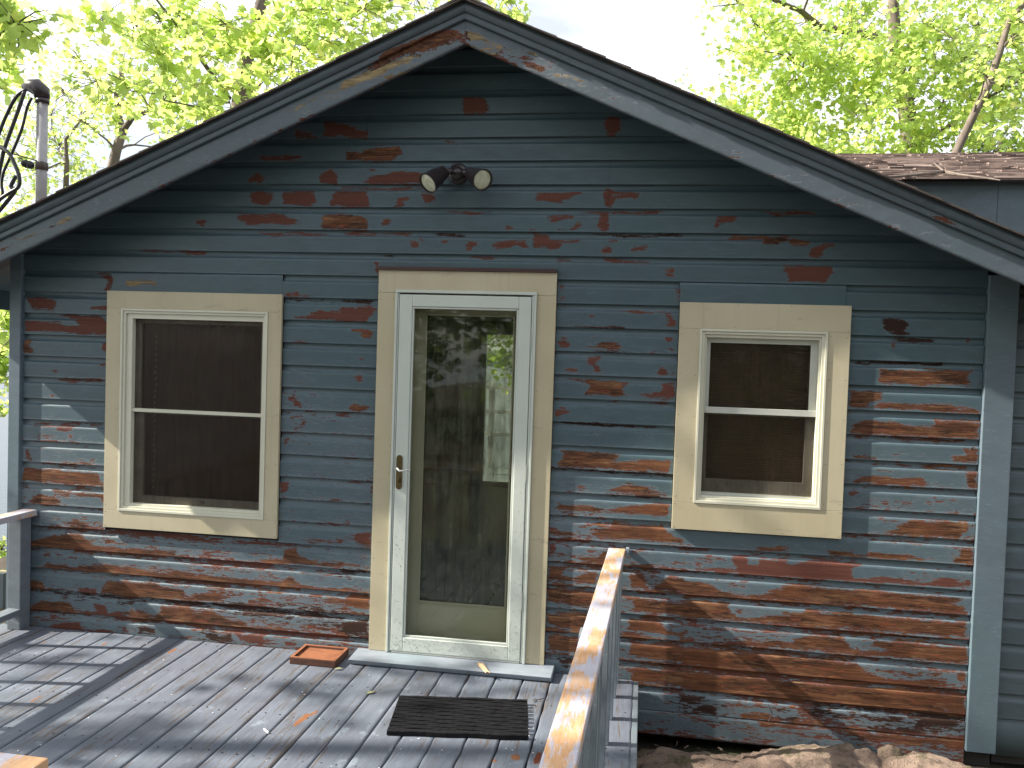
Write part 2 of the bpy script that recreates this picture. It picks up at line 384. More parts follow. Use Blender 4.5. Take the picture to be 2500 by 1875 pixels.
# ------------------------------------------------------------------ node helper
class N:
    def __init__(s, name):
        s.m = bpy.data.materials.new(name); s.m.use_nodes = True; s.t = s.m.node_tree; s.t.nodes.clear()
        s.out = s.t.nodes.new('ShaderNodeOutputMaterial')
    def link(s, a, b):
        if isinstance(a, (int, float)): b.default_value = a
        elif isinstance(a, tuple): b.default_value = a if len(a) == 4 or b.type == 'VECTOR' else (*a, 1)
        else: s.t.links.new(a, b)
    def nd(s, ty, **k):
        n = s.t.nodes.new(ty)
        for a, b in k.items(): setattr(n, a, b)
        return n
    def pos(s): return s.nd('ShaderNodeNewGeometry').outputs['Position']
    def obj(s): return s.nd('ShaderNodeTexCoord').outputs['Object']
    def rand(s): return s.nd('ShaderNodeObjectInfo').outputs['Random']
    def map(s, v, sca, loc=(0, 0, 0)):
        n = s.nd('ShaderNodeMapping'); s.link(v, n.inputs[0]); n.inputs['Scale'].default_value = sca; s.link(loc, n.inputs['Location']); return n.outputs[0]
    def noise(s, v, sc_, det=4, rough=.55, dist=0):
        n = s.nd('ShaderNodeTexNoise'); s.link(v, n.inputs['Vector']); n.inputs['Scale'].default_value = sc_
        n.inputs['Detail'].default_value = det; n.inputs['Roughness'].default_value = rough; n.inputs['Distortion'].default_value = dist
        return n.outputs['Fac']
    def math(s, op, a, b=0, c=0, clamp=False):
        n = s.nd('ShaderNodeMath', operation=op, use_clamp=clamp); s.link(a, n.inputs[0]); s.link(b, n.inputs[1]); s.link(c, n.inputs[2]); return n.outputs[0]
    def ramp(s, v, a, b, lo=0., hi=1.):
        n = s.nd('ShaderNodeMapRange'); s.link(v, n.inputs[0]); n.inputs[1].default_value = a; n.inputs[2].default_value = b
        n.inputs[3].default_value = lo; n.inputs[4].default_value = hi; return n.outputs[0]
    def mix(s, f, a, b, mode='MIX'):
        n = s.nd('ShaderNodeMixRGB', blend_type=mode); s.link(f, n.inputs[0]); s.link(a, n.inputs[1]); s.link(b, n.inputs[2]); return n.outputs[0]
    def at(s, name): return s.nd('ShaderNodeAttribute', attribute_name=name).outputs['Fac']
    def bump(s, h, st=.5, d=.002, nrm=None):
        n = s.nd('ShaderNodeBump'); n.inputs['Strength'].default_value = st; n.inputs['Distance'].default_value = d; s.link(h, n.inputs['Height'])
        if nrm is not None: s.link(nrm, n.inputs['Normal'])
        return n.outputs[0]
    def bsdf(s, col, rough=.5, nrm=None, metal=0, spec=.5):
        b = s.nd('ShaderNodeBsdfPrincipled'); s.link(col, b.inputs['Base Color']); s.link(rough, b.inputs['Roughness'])
        b.inputs['Metallic'].default_value = metal; s.link(spec, b.inputs['Specular IOR Level'])
        if nrm is not None: s.link(nrm, b.inputs['Normal'])
        return b.outputs[0]
    def done(s, sh): s.link(sh, s.out.inputs[0]); return s.m

PAINT = (.063, .100, .121)
def mat_peel(name, axis='x', paint=PAINT, peel=True, chips=1., darkw=0.):
    """old paint over wood; 'peel' = signed distance to hand placed peeled areas"""
    n = N(name); P = n.pos(); rd = n.rand()
    st = {'x': (1, 3, 3.4), 'y': (3.4, 1, 3), 'r': (1, 1, 2.2)}[axis]
    gr = {'x': (2.2, 40, 55), 'y': (55, 2.2, 40), 'r': (8, 40, 40)}[axis]
    Ps = n.map(P, st)
    off = n.nd('ShaderNodeCombineXYZ'); n.link(n.math('MULTIPLY', rd, 37.), off.inputs[0]); n.link(n.math('MULTIPLY', rd, 11.), off.inputs[1])
    Pg = n.map(P, gr, off.outputs[0])
    grain = n.noise(Pg, 1.0, 8, .65, .6); fine = n.noise(Pg, 3.5, 4, .6)
    big = n.noise(P, 2.3, 3); mid = n.noise(n.map(P, st, off.outputs[0]), 9, 5, .6)
    n1 = n.noise(Ps, 20, 7, .66); n2 = n.noise(Ps, 60, 4, .6)
    spike = n.noise(n.map(P, {'x': (7, 60, 95), 'y': (95, 7, 60), 'r': (30, 60, 60)}[axis], off.outputs[0]), 1, 7, .74)
    jag = n.math('ADD', n.math('MULTIPLY', n.math('SUBTRACT', n1, .5), .050), n.math('MULTIPLY', n.math('SUBTRACT', n2, .5), .022))
    jag = n.math('ADD', jag, n.math('MULTIPLY', n.math('SUBTRACT', spike, .5), .105 if axis != 'r' else .05))
    if peel:
        d = n.math('ADD', n.at('peel'), jag); kind = n.at('kind'); wear = n.at('wear')
    else:
        d = -.05; kind = 1.; wear = .15 * chips
    # islands of surviving paint inside the big patches, and small chips in the paint
    isl = n.ramp(n.math('ADD', n.math('MULTIPLY', n.noise(Ps, 10, 7, .75), .6), n.math('MULTIPLY', spike, .4)), .52, .62, 0, -.030)
    if peel: d = n.math('ADD', d, isl)
    chn = n.math('ADD', n.math('MULTIPLY', n.noise(n.map(P, (st[0] * .8, st[1] * 1.3, st[2] * 1.3)), 22, 7, .72), .6), n.math('MULTIPLY', n.noise(n.map(P, (st[0] * .6, st[1], st[2])), 6, 4, .6), .4))
    ch = n.math('MULTIPLY', n.math('ADD', n.math('SUBTRACT', chn, .665), n.math('MULTIPLY', wear, .195)), .10)
    d = n.math('MAXIMUM', d, ch)
    mask = n.ramp(d, -.0002, .0010)
    rim = n.ramp(n.math('SUBTRACT', d, n.math('MULTIPLY', n.ramp(n.noise(Ps, 9, 4, .6), .42, .68), .016)), -.001, .003, 1, 0)
    # colours
    red = n.mix(n2, (.080, .030, .023), (.160, .060, .042)); red = n.mix(n.ramp(grain, .45, .7, 0, .5), red, (.055, .018, .012))
    wood = n.mix(n.ramp(grain, .35, .68), (.046, .018, .010), (.25, .105, .048))
    wood = n.mix(n.ramp(fine, .42, .62, .65, 0), wood, (.028, .014, .009))
    wood = n.mix(n.ramp(n.noise(n.map(P, (2.0, 5, 7)), 2.0, 4), .56, .72, 0, .8), wood, (.27, .14, .07))
    wood = n.mix(n.ramp(n.noise(n.map(P, (7, 30, 34), off.outputs[0]), 1, 7, .7), .54, .62, 0, .85), wood, (.022, .012, .009))
    wood = n.mix(n.ramp(spike, .56, .66, 0, .7), wood, (.33, .18, .095)); wood = n.mix(n.ramp(n.math('MULTIPLY', n.ramp(mid, .5, .6), n.ramp(spike, .40, .48, 1, 0)), .2, .7, 0, .8), wood, (.24, .062, .030))
    wood = n.mix(n.ramp(big, .52, .68, 0, .5), wood, (.17, .060, .024))
    wood = n.mix(n.ramp(mid, .60, .68, 0, .6), wood, red)
    dark = n.mix(grain, (.012, .009, .008), (.05, .022, .014))
    yel = n.mix(n.ramp(grain, .4, .65), (.16, .12, .06), (.38, .30, .17))
    bare = n.mix(n.ramp(kind, .4, .6), red, wood); bare = n.mix(n.ramp(kind, 1.4, 1.6), bare, dark); bare = n.mix(n.ramp(kind, 2.4, 2.6), bare, yel)
    bare = n.mix(n.math('MULTIPLY', rim, n.ramp(kind, 1.3, 1.7, .85, .25)), bare, red)
    pv = n.mix(n.ramp(mid, .3, .7), tuple(c * .86 for c in paint), tuple(c * 1.12 for c in paint))
    pv = n.mix(n.math('MULTIPLY', rd, .35), pv, tuple(c * .74 for c in paint))
    pv = n.mix(n.ramp(big, .45, .7, 0, .5), pv, (paint[0] * .82, paint[1] * 1.0, paint[2] * .92))
    pv = n.mix(n.ramp(fine, .60, .72, 0, .45), pv, tuple(min(1, c * 1.8) for c in paint))
    pv = n.mix(n.ramp(n.noise(Ps, 130, 3, .6), .68, .74, 0, .8), pv, (.03, .035, .035))
    pv = n.mix(n.ramp(spike, .66, .70, 0, .65), pv, (.020, .022, .022)); pv = n.mix(n.ramp(spike, .30, .34, .35, 0), pv, tuple(c * 1.9 for c in paint))
    if peel: pv = n.mix(n.math('MULTIPLY', n.ramp(wear, .25, .9), n.ramp(n1, .3, .6, .35, .75)), pv, (.150, .180, .205))  # fade of the lower boards, with some sunlight painted into the tone
    edge = n.math('MULTIPLY', n.ramp(d, -.0050, -.0004), n.ramp(d, -.0002, .0004, 1, 0))
    pv = n.mix(n.math('MULTIPLY', edge, .55), pv, tuple(min(1, c * 1.9 + .03) for c in paint))
    col = n.mix(mask, pv, bare)
    h = n.math('ADD', n.math('MULTIPLY', n.ramp(d, -.001, .0012, 1, 0), 1.0), n.math('MULTIPLY', grain, n.ramp(mask, 0, 1, .25, .9)))
    nr = n.bump(h, .75, .0016)
    rough = n.mix(mask, n.mix(n1, (.34,) * 3, (.55,) * 3), (.78,) * 3)
    return n.done(n.bsdf(col, rough, nr, spec=n.ramp(mask, 0, 1, .5, .25)))
M = {}
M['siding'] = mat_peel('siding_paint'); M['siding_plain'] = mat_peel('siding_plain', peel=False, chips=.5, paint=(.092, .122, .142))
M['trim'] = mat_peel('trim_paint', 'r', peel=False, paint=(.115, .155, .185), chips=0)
M['soffit'] = mat_peel('soffit_paint_shaded', 'r', peel=False, paint=(.045, .055, .075), chips=0)  # darker than the trim: shade under the eave is put into the colour
M['fascia'] = mat_peel('fascia_paint', 'r', paint=(.088, .112, .135))
def mat_deck(name, peel=True):
    n = N(name); P = n.pos(); rd = n.rand(); paint = (.172, .200, .248)
    off = n.nd('ShaderNodeCombineXYZ'); n.link(n.math('MULTIPLY', rd, 37.), off.inputs[0]); n.link(n.math('MULTIPLY', rd, 91.), off.inputs[1])
    Pg = n.map(P, (60, 2.4, 30), off.outputs[0]); Pw = n.map(P, (4, 1, 1), off.outputs[0])
    grain = n.noise(Pg, 1, 8, .7, .8); fine = n.noise(n.map(P, (170, 9, 30), off.outputs[0]), 1, 4, .6); mid = n.noise(P, 4.5, 5, .6); n1 = n.noise(P, 55, 5, .6)
    pv = n.mix(n.ramp(mid, .32, .7), tuple(c * .74 for c in paint), tuple(c * 1.16 for c in paint))
    pv = n.mix(n.math('MULTIPLY', rd, .5), pv, (.115, .130, .150)); pv = n.mix(n.ramp(n.noise(P, 1.6, 3), .45, .62, 0, .45), pv, (.155, .163, .205))
    pv = n.mix(n.ramp(fine, .55, .75, 0, .5), pv, (.27, .30, .34))
    # worn streaks along the grain, more on some boards
    wz = n.math('ADD', grain, n.math('MULTIPLY', n.math('SUBTRACT', n.noise(Pw, 2.2, 5, .6), .55), .55))
    pv = n.mix(n.ramp(grain, .42, .62, .45, 0), pv, (.075, .085, .105)); pv = n.mix(n.ramp(n.noise(n.map(P, (1.6, 1, 1), (3, 8, 1)), 7, 6, .7), .60, .68, 0, .45), pv, (.30, .35, .40)); crk = n.ramp(wz, .53, .60); pv = n.mix(n.math('MULTIPLY', crk, .85), pv, n.mix(n1, (.05, .045, .045), (.14, .11, .085)))
    spk = n.ramp(n.noise(P, 85, 4, .7), .715, .74); pv = n.mix(n.math('MULTIPLY', spk, .5), pv, (.62, .64, .66))
    spd = n.ramp(n.noise(n.map(P, (2.2, 1, 1), (5, 5, 5)), 46, 4, .7), .70, .73); pv = n.mix(n.math('MULTIPLY', spd, .8), pv, (.05, .04, .035))
    kn = n.ramp(n.noise(n.map(P, (1, .6, 1), (9, 2, 0)), 11, 2, .5), .74, .78); pv = n.mix(n.math('MULTIPLY', kn, .45), pv, (.08, .085, .09))
    d = n.math('ADD', n.at('peel'), n.math('MULTIPLY', n.math('SUBTRACT', n.noise(n.map(P, (2.4, 1, 1)), 70, 5, .6), .5), .012)) if peel else -.05
    mask = n.ramp(d, 0, .001); bare = n.mix(grain, (.13, .045, .02), (.33, .15, .07)); bare = n.mix(n.ramp(n.at('kind'), .4, .6, 1, 0) if peel else 0., bare, (.13, .030, .015))
    col = n.mix(mask, pv, bare)
    h = n.math('SUBTRACT', n.math('ADD', n.math('MULTIPLY', grain, .6), n.math('MULTIPLY', fine, .3)), n.math('MULTIPLY', crk, .6)); h = n.math('SUBTRACT', h, n.math('MULTIPLY', mask, .5))
    return n.done(n.bsdf(col, n.mix(mid, (.42,) * 3, (.66,) * 3), n.bump(h, .6, .002), spec=.45))
M['deck'] = mat_deck('deck_paint'); M['rail_paint'] = mat_peel('rail_paint', 'r', peel=False, paint=(.155, .18, .205), chips=.6)
M['sill'] = mat_peel('sill_paint', 'x', peel=False, paint=(.23, .26, .30), chips=.2)
def mat_rail_top():
    n = N('weathered_rail_top'); P = n.pos()
    Pg = n.map(P, (60, 3.0, 10)); grain = n.noise(Pg, 1, 8, .6, 1.8); mid = n.noise(n.map(P, (16, 3.2, 6)), 1.0, 6, .68); ring = n.noise(n.map(P, (22, 2.0, 5)), 1, 2, .4, 3.0)
    wood = n.mix(n.ramp(grain, .3, .7), (.46, .25, .12), (.60, .38, .21))
    wood = n.mix(n.ramp(n.math('FRACT', n.math('MULTIPLY', ring, 9.)), .82, .97, 0, .5), wood, (.28, .14, .06))
    wood = n.mix(n.ramp(n.noise(n.map(P, (6, 3, 1)), 3, 4), .5, .66, 0, .6), wood, (.58, .43, .33))
    left = n.math('ADD', mid, n.math('MULTIPLY', n.noise(n.map(P, (150, 12, 10)), 1, 4, .6), .22))
    mask = n.ramp(left, .575, .64, 0, .9); col = n.mix(mask, wood, n.mix(grain, (.30, .33, .40), (.50, .50, .58)))
    spk = n.ramp(n.noise(n.map(P, (1, .6, 1)), 60, 4, .7), .66, .69); col = n.mix(n.math('MULTIPLY', spk, .7), col, (.70, .66, .68))
    h = n.math('ADD', grain, mask)
    return n.done(n.bsdf(col, .6, n.bump(h, .5, .0012)))
M['rail_top'] = mat_rail_top()
def simple(name, c1, c2, rough=.5, sc_=6., bump=.0, bs=60., metal=0, spots=None, spec=.5, stretch=(1, 1, 1)):
    n = N(name); P = n.map(n.pos(), stretch); a = n.noise(P, sc_, 5, .6); b = n.noise(P, bs, 4, .6)
    col = n.mix(n.ramp(a, .3, .7), c1, c2)
    if spots: col = n.mix(n.ramp(b, spots[0], spots[0] + .05, 0, spots[2]), col, spots[1])
    return n.done(n.bsdf(col, rough, n.bump(n.math('ADD', a, b), bump, .002) if bump else None, metal, spec))
M['cream'] = simple('cream_casing', (.43, .38, .265), (.49, .435, .31), .42, 3.5, .10, 120, spots=(.70, (.36, .31, .22), .5))
def mat_cream():
    n = N('cream_casing_board'); P = n.pos(); rd = n.rand(); a = n.noise(n.map(P, (30, 30, 1.6)), 1, 5, .6); b = n.noise(P, 130, 4, .7); c = n.noise(P, 2.6, 4, .6); g_ = n.noise(n.map(P, (3, 30, 14)), 1.2, 5, .7)
    col = n.mix(n.ramp(c, .3, .7), (.45, .395, .27), (.52, .465, .33)); col = n.mix(n.math('MULTIPLY', rd, .3), col, (.41, .36, .215)); col = n.mix(n.ramp(a, .56, .72, 0, .2), col, (.30, .26, .17))
    col = n.mix(n.ramp(g_, .62, .70, 0, .4), col, (.22, .19, .14)); col = n.mix(n.ramp(b, .68, .73, 0, .6), col, (.20, .17, .12))
    return n.done(n.bsdf(col, n.mix(c, (.35,) * 3, (.55,) * 3), n.bump(n.math('ADD', a, b), .15, .002)))
M['cream'] = mat_cream()
M['vinyl'] = simple('vinyl_frame', (.58, .57, .46), (.64, .63, .52), .35, 4, .04)
M['sash'] = simple('grey_sash', (.46, .47, .42), (.52, .53, .48), .42, 4, .04)
M['door_white'] = simple('storm_door_white', (.50, .54, .49), (.56, .60, .55), .33, 3, .05, 150, spots=(.705, (.80, .82, .80), .8))
M['inner_door'] = simple('inner_door_cream', (.58, .56, .42), (.64, .61, .47), .45, 3, .06)
M['brown_metal'] = simple('brown_flashing', (.045, .022, .022), (.07, .032, .030), .4, 8)
M['black'] = simple('black_rubber', (.006, .006, .007), (.013, .013, .015), .8, 20, .5, 160, spots=(.68, (.06, .055, .05), .5), spec=.15)
M['lamp_body'] = simple('lamp_dark_bronze', (.022, .016, .018), (.034, .026, .028), .28, 10)
M['lens'] = simple('lamp_lens_glass', (.46, .48, .34), (.66, .67, .52), .18, 35, .35, 90)
M['brass'] = simple('antique_brass', (.16, .12, .06), (.22, .17, .09), .30, 20, metal=.9)
M['steel'] = simple('polished_steel', (.62, .60, .56), (.70, .68, .64), .18, 20, metal=1)
M['galv'] = simple('galvanised_pipe', (.30, .29, .30), (.42, .41, .41), .5, 18, .2, metal=.25)
M['cable'] = simple('cable_jacket', (.014, .014, .016), (.03, .03, .034), .5, 12)
M['terracotta'] = simple('rusty_tray', (.17, .058, .024), (.29, .11, .048), .7, 16, .5, 110, spots=(.64, (.08, .03, .018), .7))
M['tray_side'] = simple('tray_side', (.045, .018, .012), (.10, .035, .018), .8, 20, .5)
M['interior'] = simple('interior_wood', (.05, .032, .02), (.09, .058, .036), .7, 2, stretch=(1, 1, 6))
M['blind'] = simple('bamboo_blind', (.34, .25, .13), (.55, .42, .24), .7, 30, .3, stretch=(.2, 1, 8))
M['curtain'] = simple('brown_curtain', (.16, .085, .060), (.26, .14, .10), .9, 2.5, .2)
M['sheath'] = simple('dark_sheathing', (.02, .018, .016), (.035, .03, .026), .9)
M['bark'] = simple('bark', (.10, .078, .062), (.21, .17, .14), .9, 9, .9, 40, stretch=(1, 1, .35))
M['bark_dark'] = simple('bark_dark', (.045, .035, .032), (.10, .08, .07), .9, 9, .9, 40, stretch=(1, 1, .35))
M['white_paint'] = simple('white_paint', (.70, .70, .70), (.80, .80, .80), .5)
M['chip'] = simple('fresh_wood_chip', (.50, .33, .18), (.66, .47, .28), .7, 30)
M['dryleaf'] = simple('pale_leaf', (.24, .26, .13), (.36, .36, .20), .6, 40)
M['timber'] = simple('treated_timber', (.30, .26, .15), (.40, .34, .2), .7, 8, .3)
def mat_shingle():
    n = N('asphalt_shingle'); P = n.pos(); rd = n.rand(); a = n.noise(n.map(P, (1, 1, 1)), 260, 3, .7); b = n.noise(n.map(P, (1, 3, 3)), 9, 5, .65); c = n.noise(P, 2, 3)
    col = n.mix(n.ramp(b, .35, .65), (.035, .030, .029), (.11, .095, .088)); col = n.mix(n.ramp(c, .4, .7, 0, .4), col, (.08, .07, .07)); col = n.mix(n.ramp(a, .5, .75, 0, .5), col, (.17, .15, .14))
    col = n.mix(n.math('MULTIPLY', rd, .4), col, (.06, .05, .045))
    return n.done(n.bsdf(col, .9, n.bump(a, .8, .002), spec=.2))
M['shingle'] = mat_shingle()
def mat_shake():
    n = N('weathered_shingle'); P = n.pos(); rd = n.rand(); off = n.nd('ShaderNodeCombineXYZ'); n.link(n.math('MULTIPLY', rd, 50.), off.inputs[0])
    a = n.noise(n.map(P, (2.2, 34, 60), off.outputs[0]), 1, 5, .7); b = n.noise(n.map(P, (1, 1, 1)), 220, 3, .7); c = n.noise(n.map(P, (7, 11, 11), off.outputs[0]), 1, 3)
    col = n.mix(n.ramp(a, .42, .56), (.030, .022, .020), (.30, .225, .195)); col = n.mix(n.ramp(c, .5, .6, 0, .6), col, (.085, .062, .055)); col = n.mix(n.ramp(b, .55, .7, 0, .5), col, (.38, .31, .28))
    return n.done(n.bsdf(col, .9, n.bump(a, .8, .004), spec=.2))
M['shake'] = mat_shake()
def mat_glass(name, tint, rough=0., dirt=0., dcol=(.2, .2, .17), boost=1.):
    n = N(name); fr = n.nd('ShaderNodeFresnel'); fr.inputs[0].default_value = 1.5
    tr = n.nd('ShaderNodeBsdfTransparent'); n.link(tint, tr.inputs[0]); gl = n.nd('ShaderNodeBsdfGlossy'); gl.inputs['Roughness'].default_value = rough
    P = n.pos()
    m = n.nd('ShaderNodeMixShader'); n.link(n.math('MULTIPLY', fr.outputs[0], boost, clamp=True), m.inputs[0]); n.link(tr.outputs[0], m.inputs[1]); n.link(gl.outputs[0], m.inputs[2])
    sh = m.outputs[0]
    if dirt:
        df = n.nd('ShaderNodeBsdfDiffuse'); n.link(dcol, df.inputs[0])
        st = n.noise(n.map(P, (26, 1, 1.6)), 1.4, 7, .72); bl = n.noise(n.map(P, (1, 1, .7)), 9, 6, .65); sp = n.noise(P, 60, 4, .7)
        f = n.math('MULTIPLY', n.math('ADD', n.ramp(st, .38, .62), n.ramp(bl, .42, .60)), dirt * .5); f = n.math('ADD', f, n.ramp(sp, .62, .7, 0, dirt * .5), clamp=True)
        m2 = n.nd('ShaderNodeMixShader'); n.link(f, m2.inputs[0]); n.link(sh, m2.inputs[1]); n.link(df.outputs[0], m2.inputs[2]); sh = m2.outputs[0]
    return n.done(sh)
M['glass'] = mat_glass('window_glass', (.93, .94, .91), boost=.7); M['glass_dirty'] = mat_glass('misted_glass', (.78, .80, .72), .03, .55, (.27, .28, .22))
M['screen'] = mat_glass('insect_screen', (.72, .70, .68), .5, .20, (.085, .060, .045), .25)
def mat_leaf(name, c1, c2, c3, tr):
    n = N(name); r = n.at('rnd')
    col = n.mix(n.ramp(r, 0, .6), c1, c2); col = n.mix(n.ramp(r, .82, 1.), col, c3)
    tcol = n.mix(.5, n.mix(1., col, (2.3, 2.3, 1.6), 'MULTIPLY'), tr)
    b = n.nd('ShaderNodeBsdfPrincipled'); n.link(col, b.inputs['Base Color']); b.inputs['Roughness'].default_value = .45
    t = n.nd('ShaderNodeBsdfTranslucent'); n.link(tcol, t.inputs[0]); m = n.nd('ShaderNodeMixShader'); m.inputs[0].default_value = .66
    n.link(b.outputs[0], m.inputs[1]); n.link(t.outputs[0], m.inputs[2]); return n.done(m.outputs[0])
M['leaf'] = mat_leaf('maple_leaf', (.16, .26, .06), (.26, .36, .09), (.42, .40, .11), (.90, 1.0, .38))
M['leaf_dark'] = mat_leaf('dark_leaf', (.03, .065, .018), (.06, .10, .025), (.10, .13, .03), (.12, .18, .04))
def mat_rock():
    n = N('granite'); P = n.pos(); a = n.noise(P, 3, 7, .65); b = n.noise(P, 22, 6, .7); c = n.noise(P, 130, 3, .7); z = n.nd('ShaderNodeSeparateXYZ'); n.link(P, z.inputs[0])
    col = n.mix(n.ramp(a, .35, .65), (.21, .145, .11), (.38, .28, .21)); col = n.mix(n.ramp(b, .5, .66, 0, .7), col, (.07, .05, .042)); col = n.mix(n.ramp(c, .55, .7, 0, .5), col, (.42, .34, .28))
    mo = n.ramp(n.noise(P, 6, 6, .7), .53, .62, 0, .75); col = n.mix(mo, col, n.mix(c, (.05, .055, .02), (.16, .15, .06)))
    return n.done(n.bsdf(col, .85, n.bump(n.math('ADD', b, c), 1., .02)))
M['rock'] = mat_rock()
def mat_ground():
    n = N('forest_floor'); P = n.pos(); a = n.noise(P, 1.5, 6, .6); b = n.noise(P, 24, 6, .75); c = n.noise(P, 110, 4, .7)
    col = n.mix(n.ramp(b, .35, .65), (.028, .020, .014), (.085, .06, .042)); col = n.mix(n.ramp(c, .58, .7, 0, .6), col, (.17, .12, .075)); col = n.mix(n.ramp(a, .5, .62, 0, .6), col, (.05, .07, .022))
    return n.done(n.bsdf(col, .95, n.bump(n.math('ADD', b, c), .9, .02)))
M['ground'] = mat_ground()
n = N('lake_water'); M['water'] = n.done(n.bsdf((.03, .05, .06), .22, n.bump(n.noise(n.map(n.pos(), (1, 1, 1)), 3, 4), .25, .05)))
M['hill'] = simple('far_forest', (.07, .11, .05), (.13, .18, .08), .9, .08, .8, .4)

# ------------------------------------------------------------------ signed distance to the hand placed peeled areas
KN = {'R': 0., 'W': 1., 'D': 2., 'Y': 3.}
def polys(txt):
    out = []
    for l in txt.strip().splitlines():
        a = l.split(); out.append((KN[a[0]], np.array([[float(c) / 1000 for c in t.split(',')] for t in a[1:]])))
    return out
def sdf(pts, pl):
    M_ = len(pts); best = np.full(M_, -.05); kind = np.zeros(M_)
    mn, mxx = pts.min(0), pts.max(0)
    for k, q in pl:
        a, b = q.min(0) - .05, q.max(0) + .05
        if (a > mxx).any() or (b < mn).any(): continue
        idx = np.nonzero(((pts >= a) & (pts <= b)).all(1))[0]
        if not len(idx): continue
        P_ = pts[idx]; A = q; B = np.roll(q, -1, 0); E_ = B - A
        W_ = P_[:, None, :] - A[None]; t = np.clip((W_ * E_[None]).sum(2) / np.maximum((E_ ** 2).sum(1), 1e-12)[None], 0, 1)
        dd = np.sqrt(((W_ - t[..., None] * E_[None]) ** 2).sum(2)).min(1)
        ay, by = A[None, :, 1], B[None, :, 1]; ax, bx = A[None, :, 0], B[None, :, 0]; py, px = P_[:, 1:2], P_[:, 0:1]
        c = ((ay > py) != (by > py)) & (px < (bx - ax) * (py - ay) / np.where(by == ay, 1e-9, by - ay) + ax)
        ins = (c.sum(1) % 2) == 1
        d = np.where(ins, dd, -dd); better = d > best[idx]
        best[idx[better]] = d[better]; kind[idx[better]] = k
    return best, kind
PW, PF, PD = polys(PEEL_WALL), polys(PEEL_FASCIA), polys(PEEL_DECK)

def sheet(name, x0, x1, prof, mat, parent, step=.014, shear=0., xref=0., pl=None, wearf=None, jit=0., clampz=False):
    """a profile of (y,z) pushed along x; optional slope (z += shear*(x-xref)); carries the peel attributes"""
    nx = max(2, int((x1 - x0) / step) + 1); xs = np.linspace(x0, x1, nx); pr = np.array(prof); m = len(pr)
    X = np.repeat(xs, m); Y = np.tile(pr[:, 0], nx); Z = np.tile(pr[:, 1], nx) + shear * (X - xref)
    if jit:
        ph = random.random() * 50; w_ = np.sin(X * 3.1 + ph) * .5 + np.sin(X * 9.7 + ph * 2) * .3; Y = Y + w_ * jit; Z = Z + np.sin(X * 2.3 + ph * 3) * jit * .6
    V = np.stack([X, Y, Z], 1); i = np.arange(nx - 1)[:, None] * m; j = np.arange(m - 1)[None]
    a = (i + j).ravel(); F = np.stack([a, a + 1, a + m + 1, a + m], 1)
    F4 = F
    if clampz: V[:, 2] = np.minimum(V[:, 2], AZ - SL * np.abs(V[:, 0] - AX) + .120)
    o = mesh_from(name, V, F4, mat, parent)
    if pl is not None:
        d, k = sdf(np.stack([X, Z], 1), pl); attr(o, 'peel', d); attr(o, 'kind', k)
        attr(o, 'wear', wearf(X, Z) if wearf else np.full(len(X), .15))
    # closed ends
    return o

# ------------------------------------------------------------------ ground, lake, hills
def smooth(t): t = np.clip(t, 0, 1); return t * t * (3 - 2 * t)
g = np.concatenate([-np.geomspace(6, 900, 26)[::-1], np.linspace(-5, 6, 56), np.geomspace(7, 900, 26)])
GX, GY = np.meshgrid(g, g, indexing='ij'); GX, GY = GX.ravel(), GY.ravel()
dist = np.maximum(np.maximum(-GX - 3.4, (GY - 7.5)), 0); GZ = -2.52 - 5.5 * smooth(dist / 14.)
GZ += 1.2 * smooth((-GY - 6) / 12.) + .045 * np.sin(GX * 2.1 + 1) * np.cos(GY * 1.7) + .02 * np.sin(GX * 7 + GY * 5)
GZ += np.where((GX > 1.4) & (GY < .3) & (GY > -2), .06, 0)
n_ = len(g); ii, jj = np.meshgrid(np.arange(n_ - 1), np.arange(n_ - 1), indexing='ij'); a_ = (ii * n_ + jj).ravel()
o = mesh_from('ground', np.stack([GX, GY, GZ], 1), np.stack([a_, a_ + n_, a_ + n_ + 1, a_ + 1], 1), M['ground'], smooth=True); props(o, kind='structure')
o = mesh_from('lake', [(-900, -1200, -5.6), (900, -1200, -5.6), (900, 900, -5.6), (-900, 900, -5.6)], [(0, 1, 2, 3)], M['water']); props(o, kind='structure')
o.data.transform(Matrix.Translation((0, 300, 0)))
hv, hf = [], []
for i in range(121):
    a = math.radians(-100 + i * 200 / 120); r = 420 + 30 * math.sin(i * .7); x, y = r * math.sin(a), r * math.cos(a)
    hz = 2 + 5 * noise.noise(Vector((i * .13, 0, 0))) + 3 * noise.noise(Vector((i * 1.1, 3, 0)))
    hv += [(x, y, -6), (x * 1.03, y * 1.03, hz * .7), (x * 1.12, y * 1.12, hz), (x * 1.5, y * 1.5, -6)]
for i in range(120):
    for j in range(3): hf.append((i * 4 + j, i * 4 + j + 1, i * 4 + j + 5, i * 4 + j + 4))
o = mesh_from('hills', hv, hf, M['hill'], smooth=True); props(o, kind='structure')

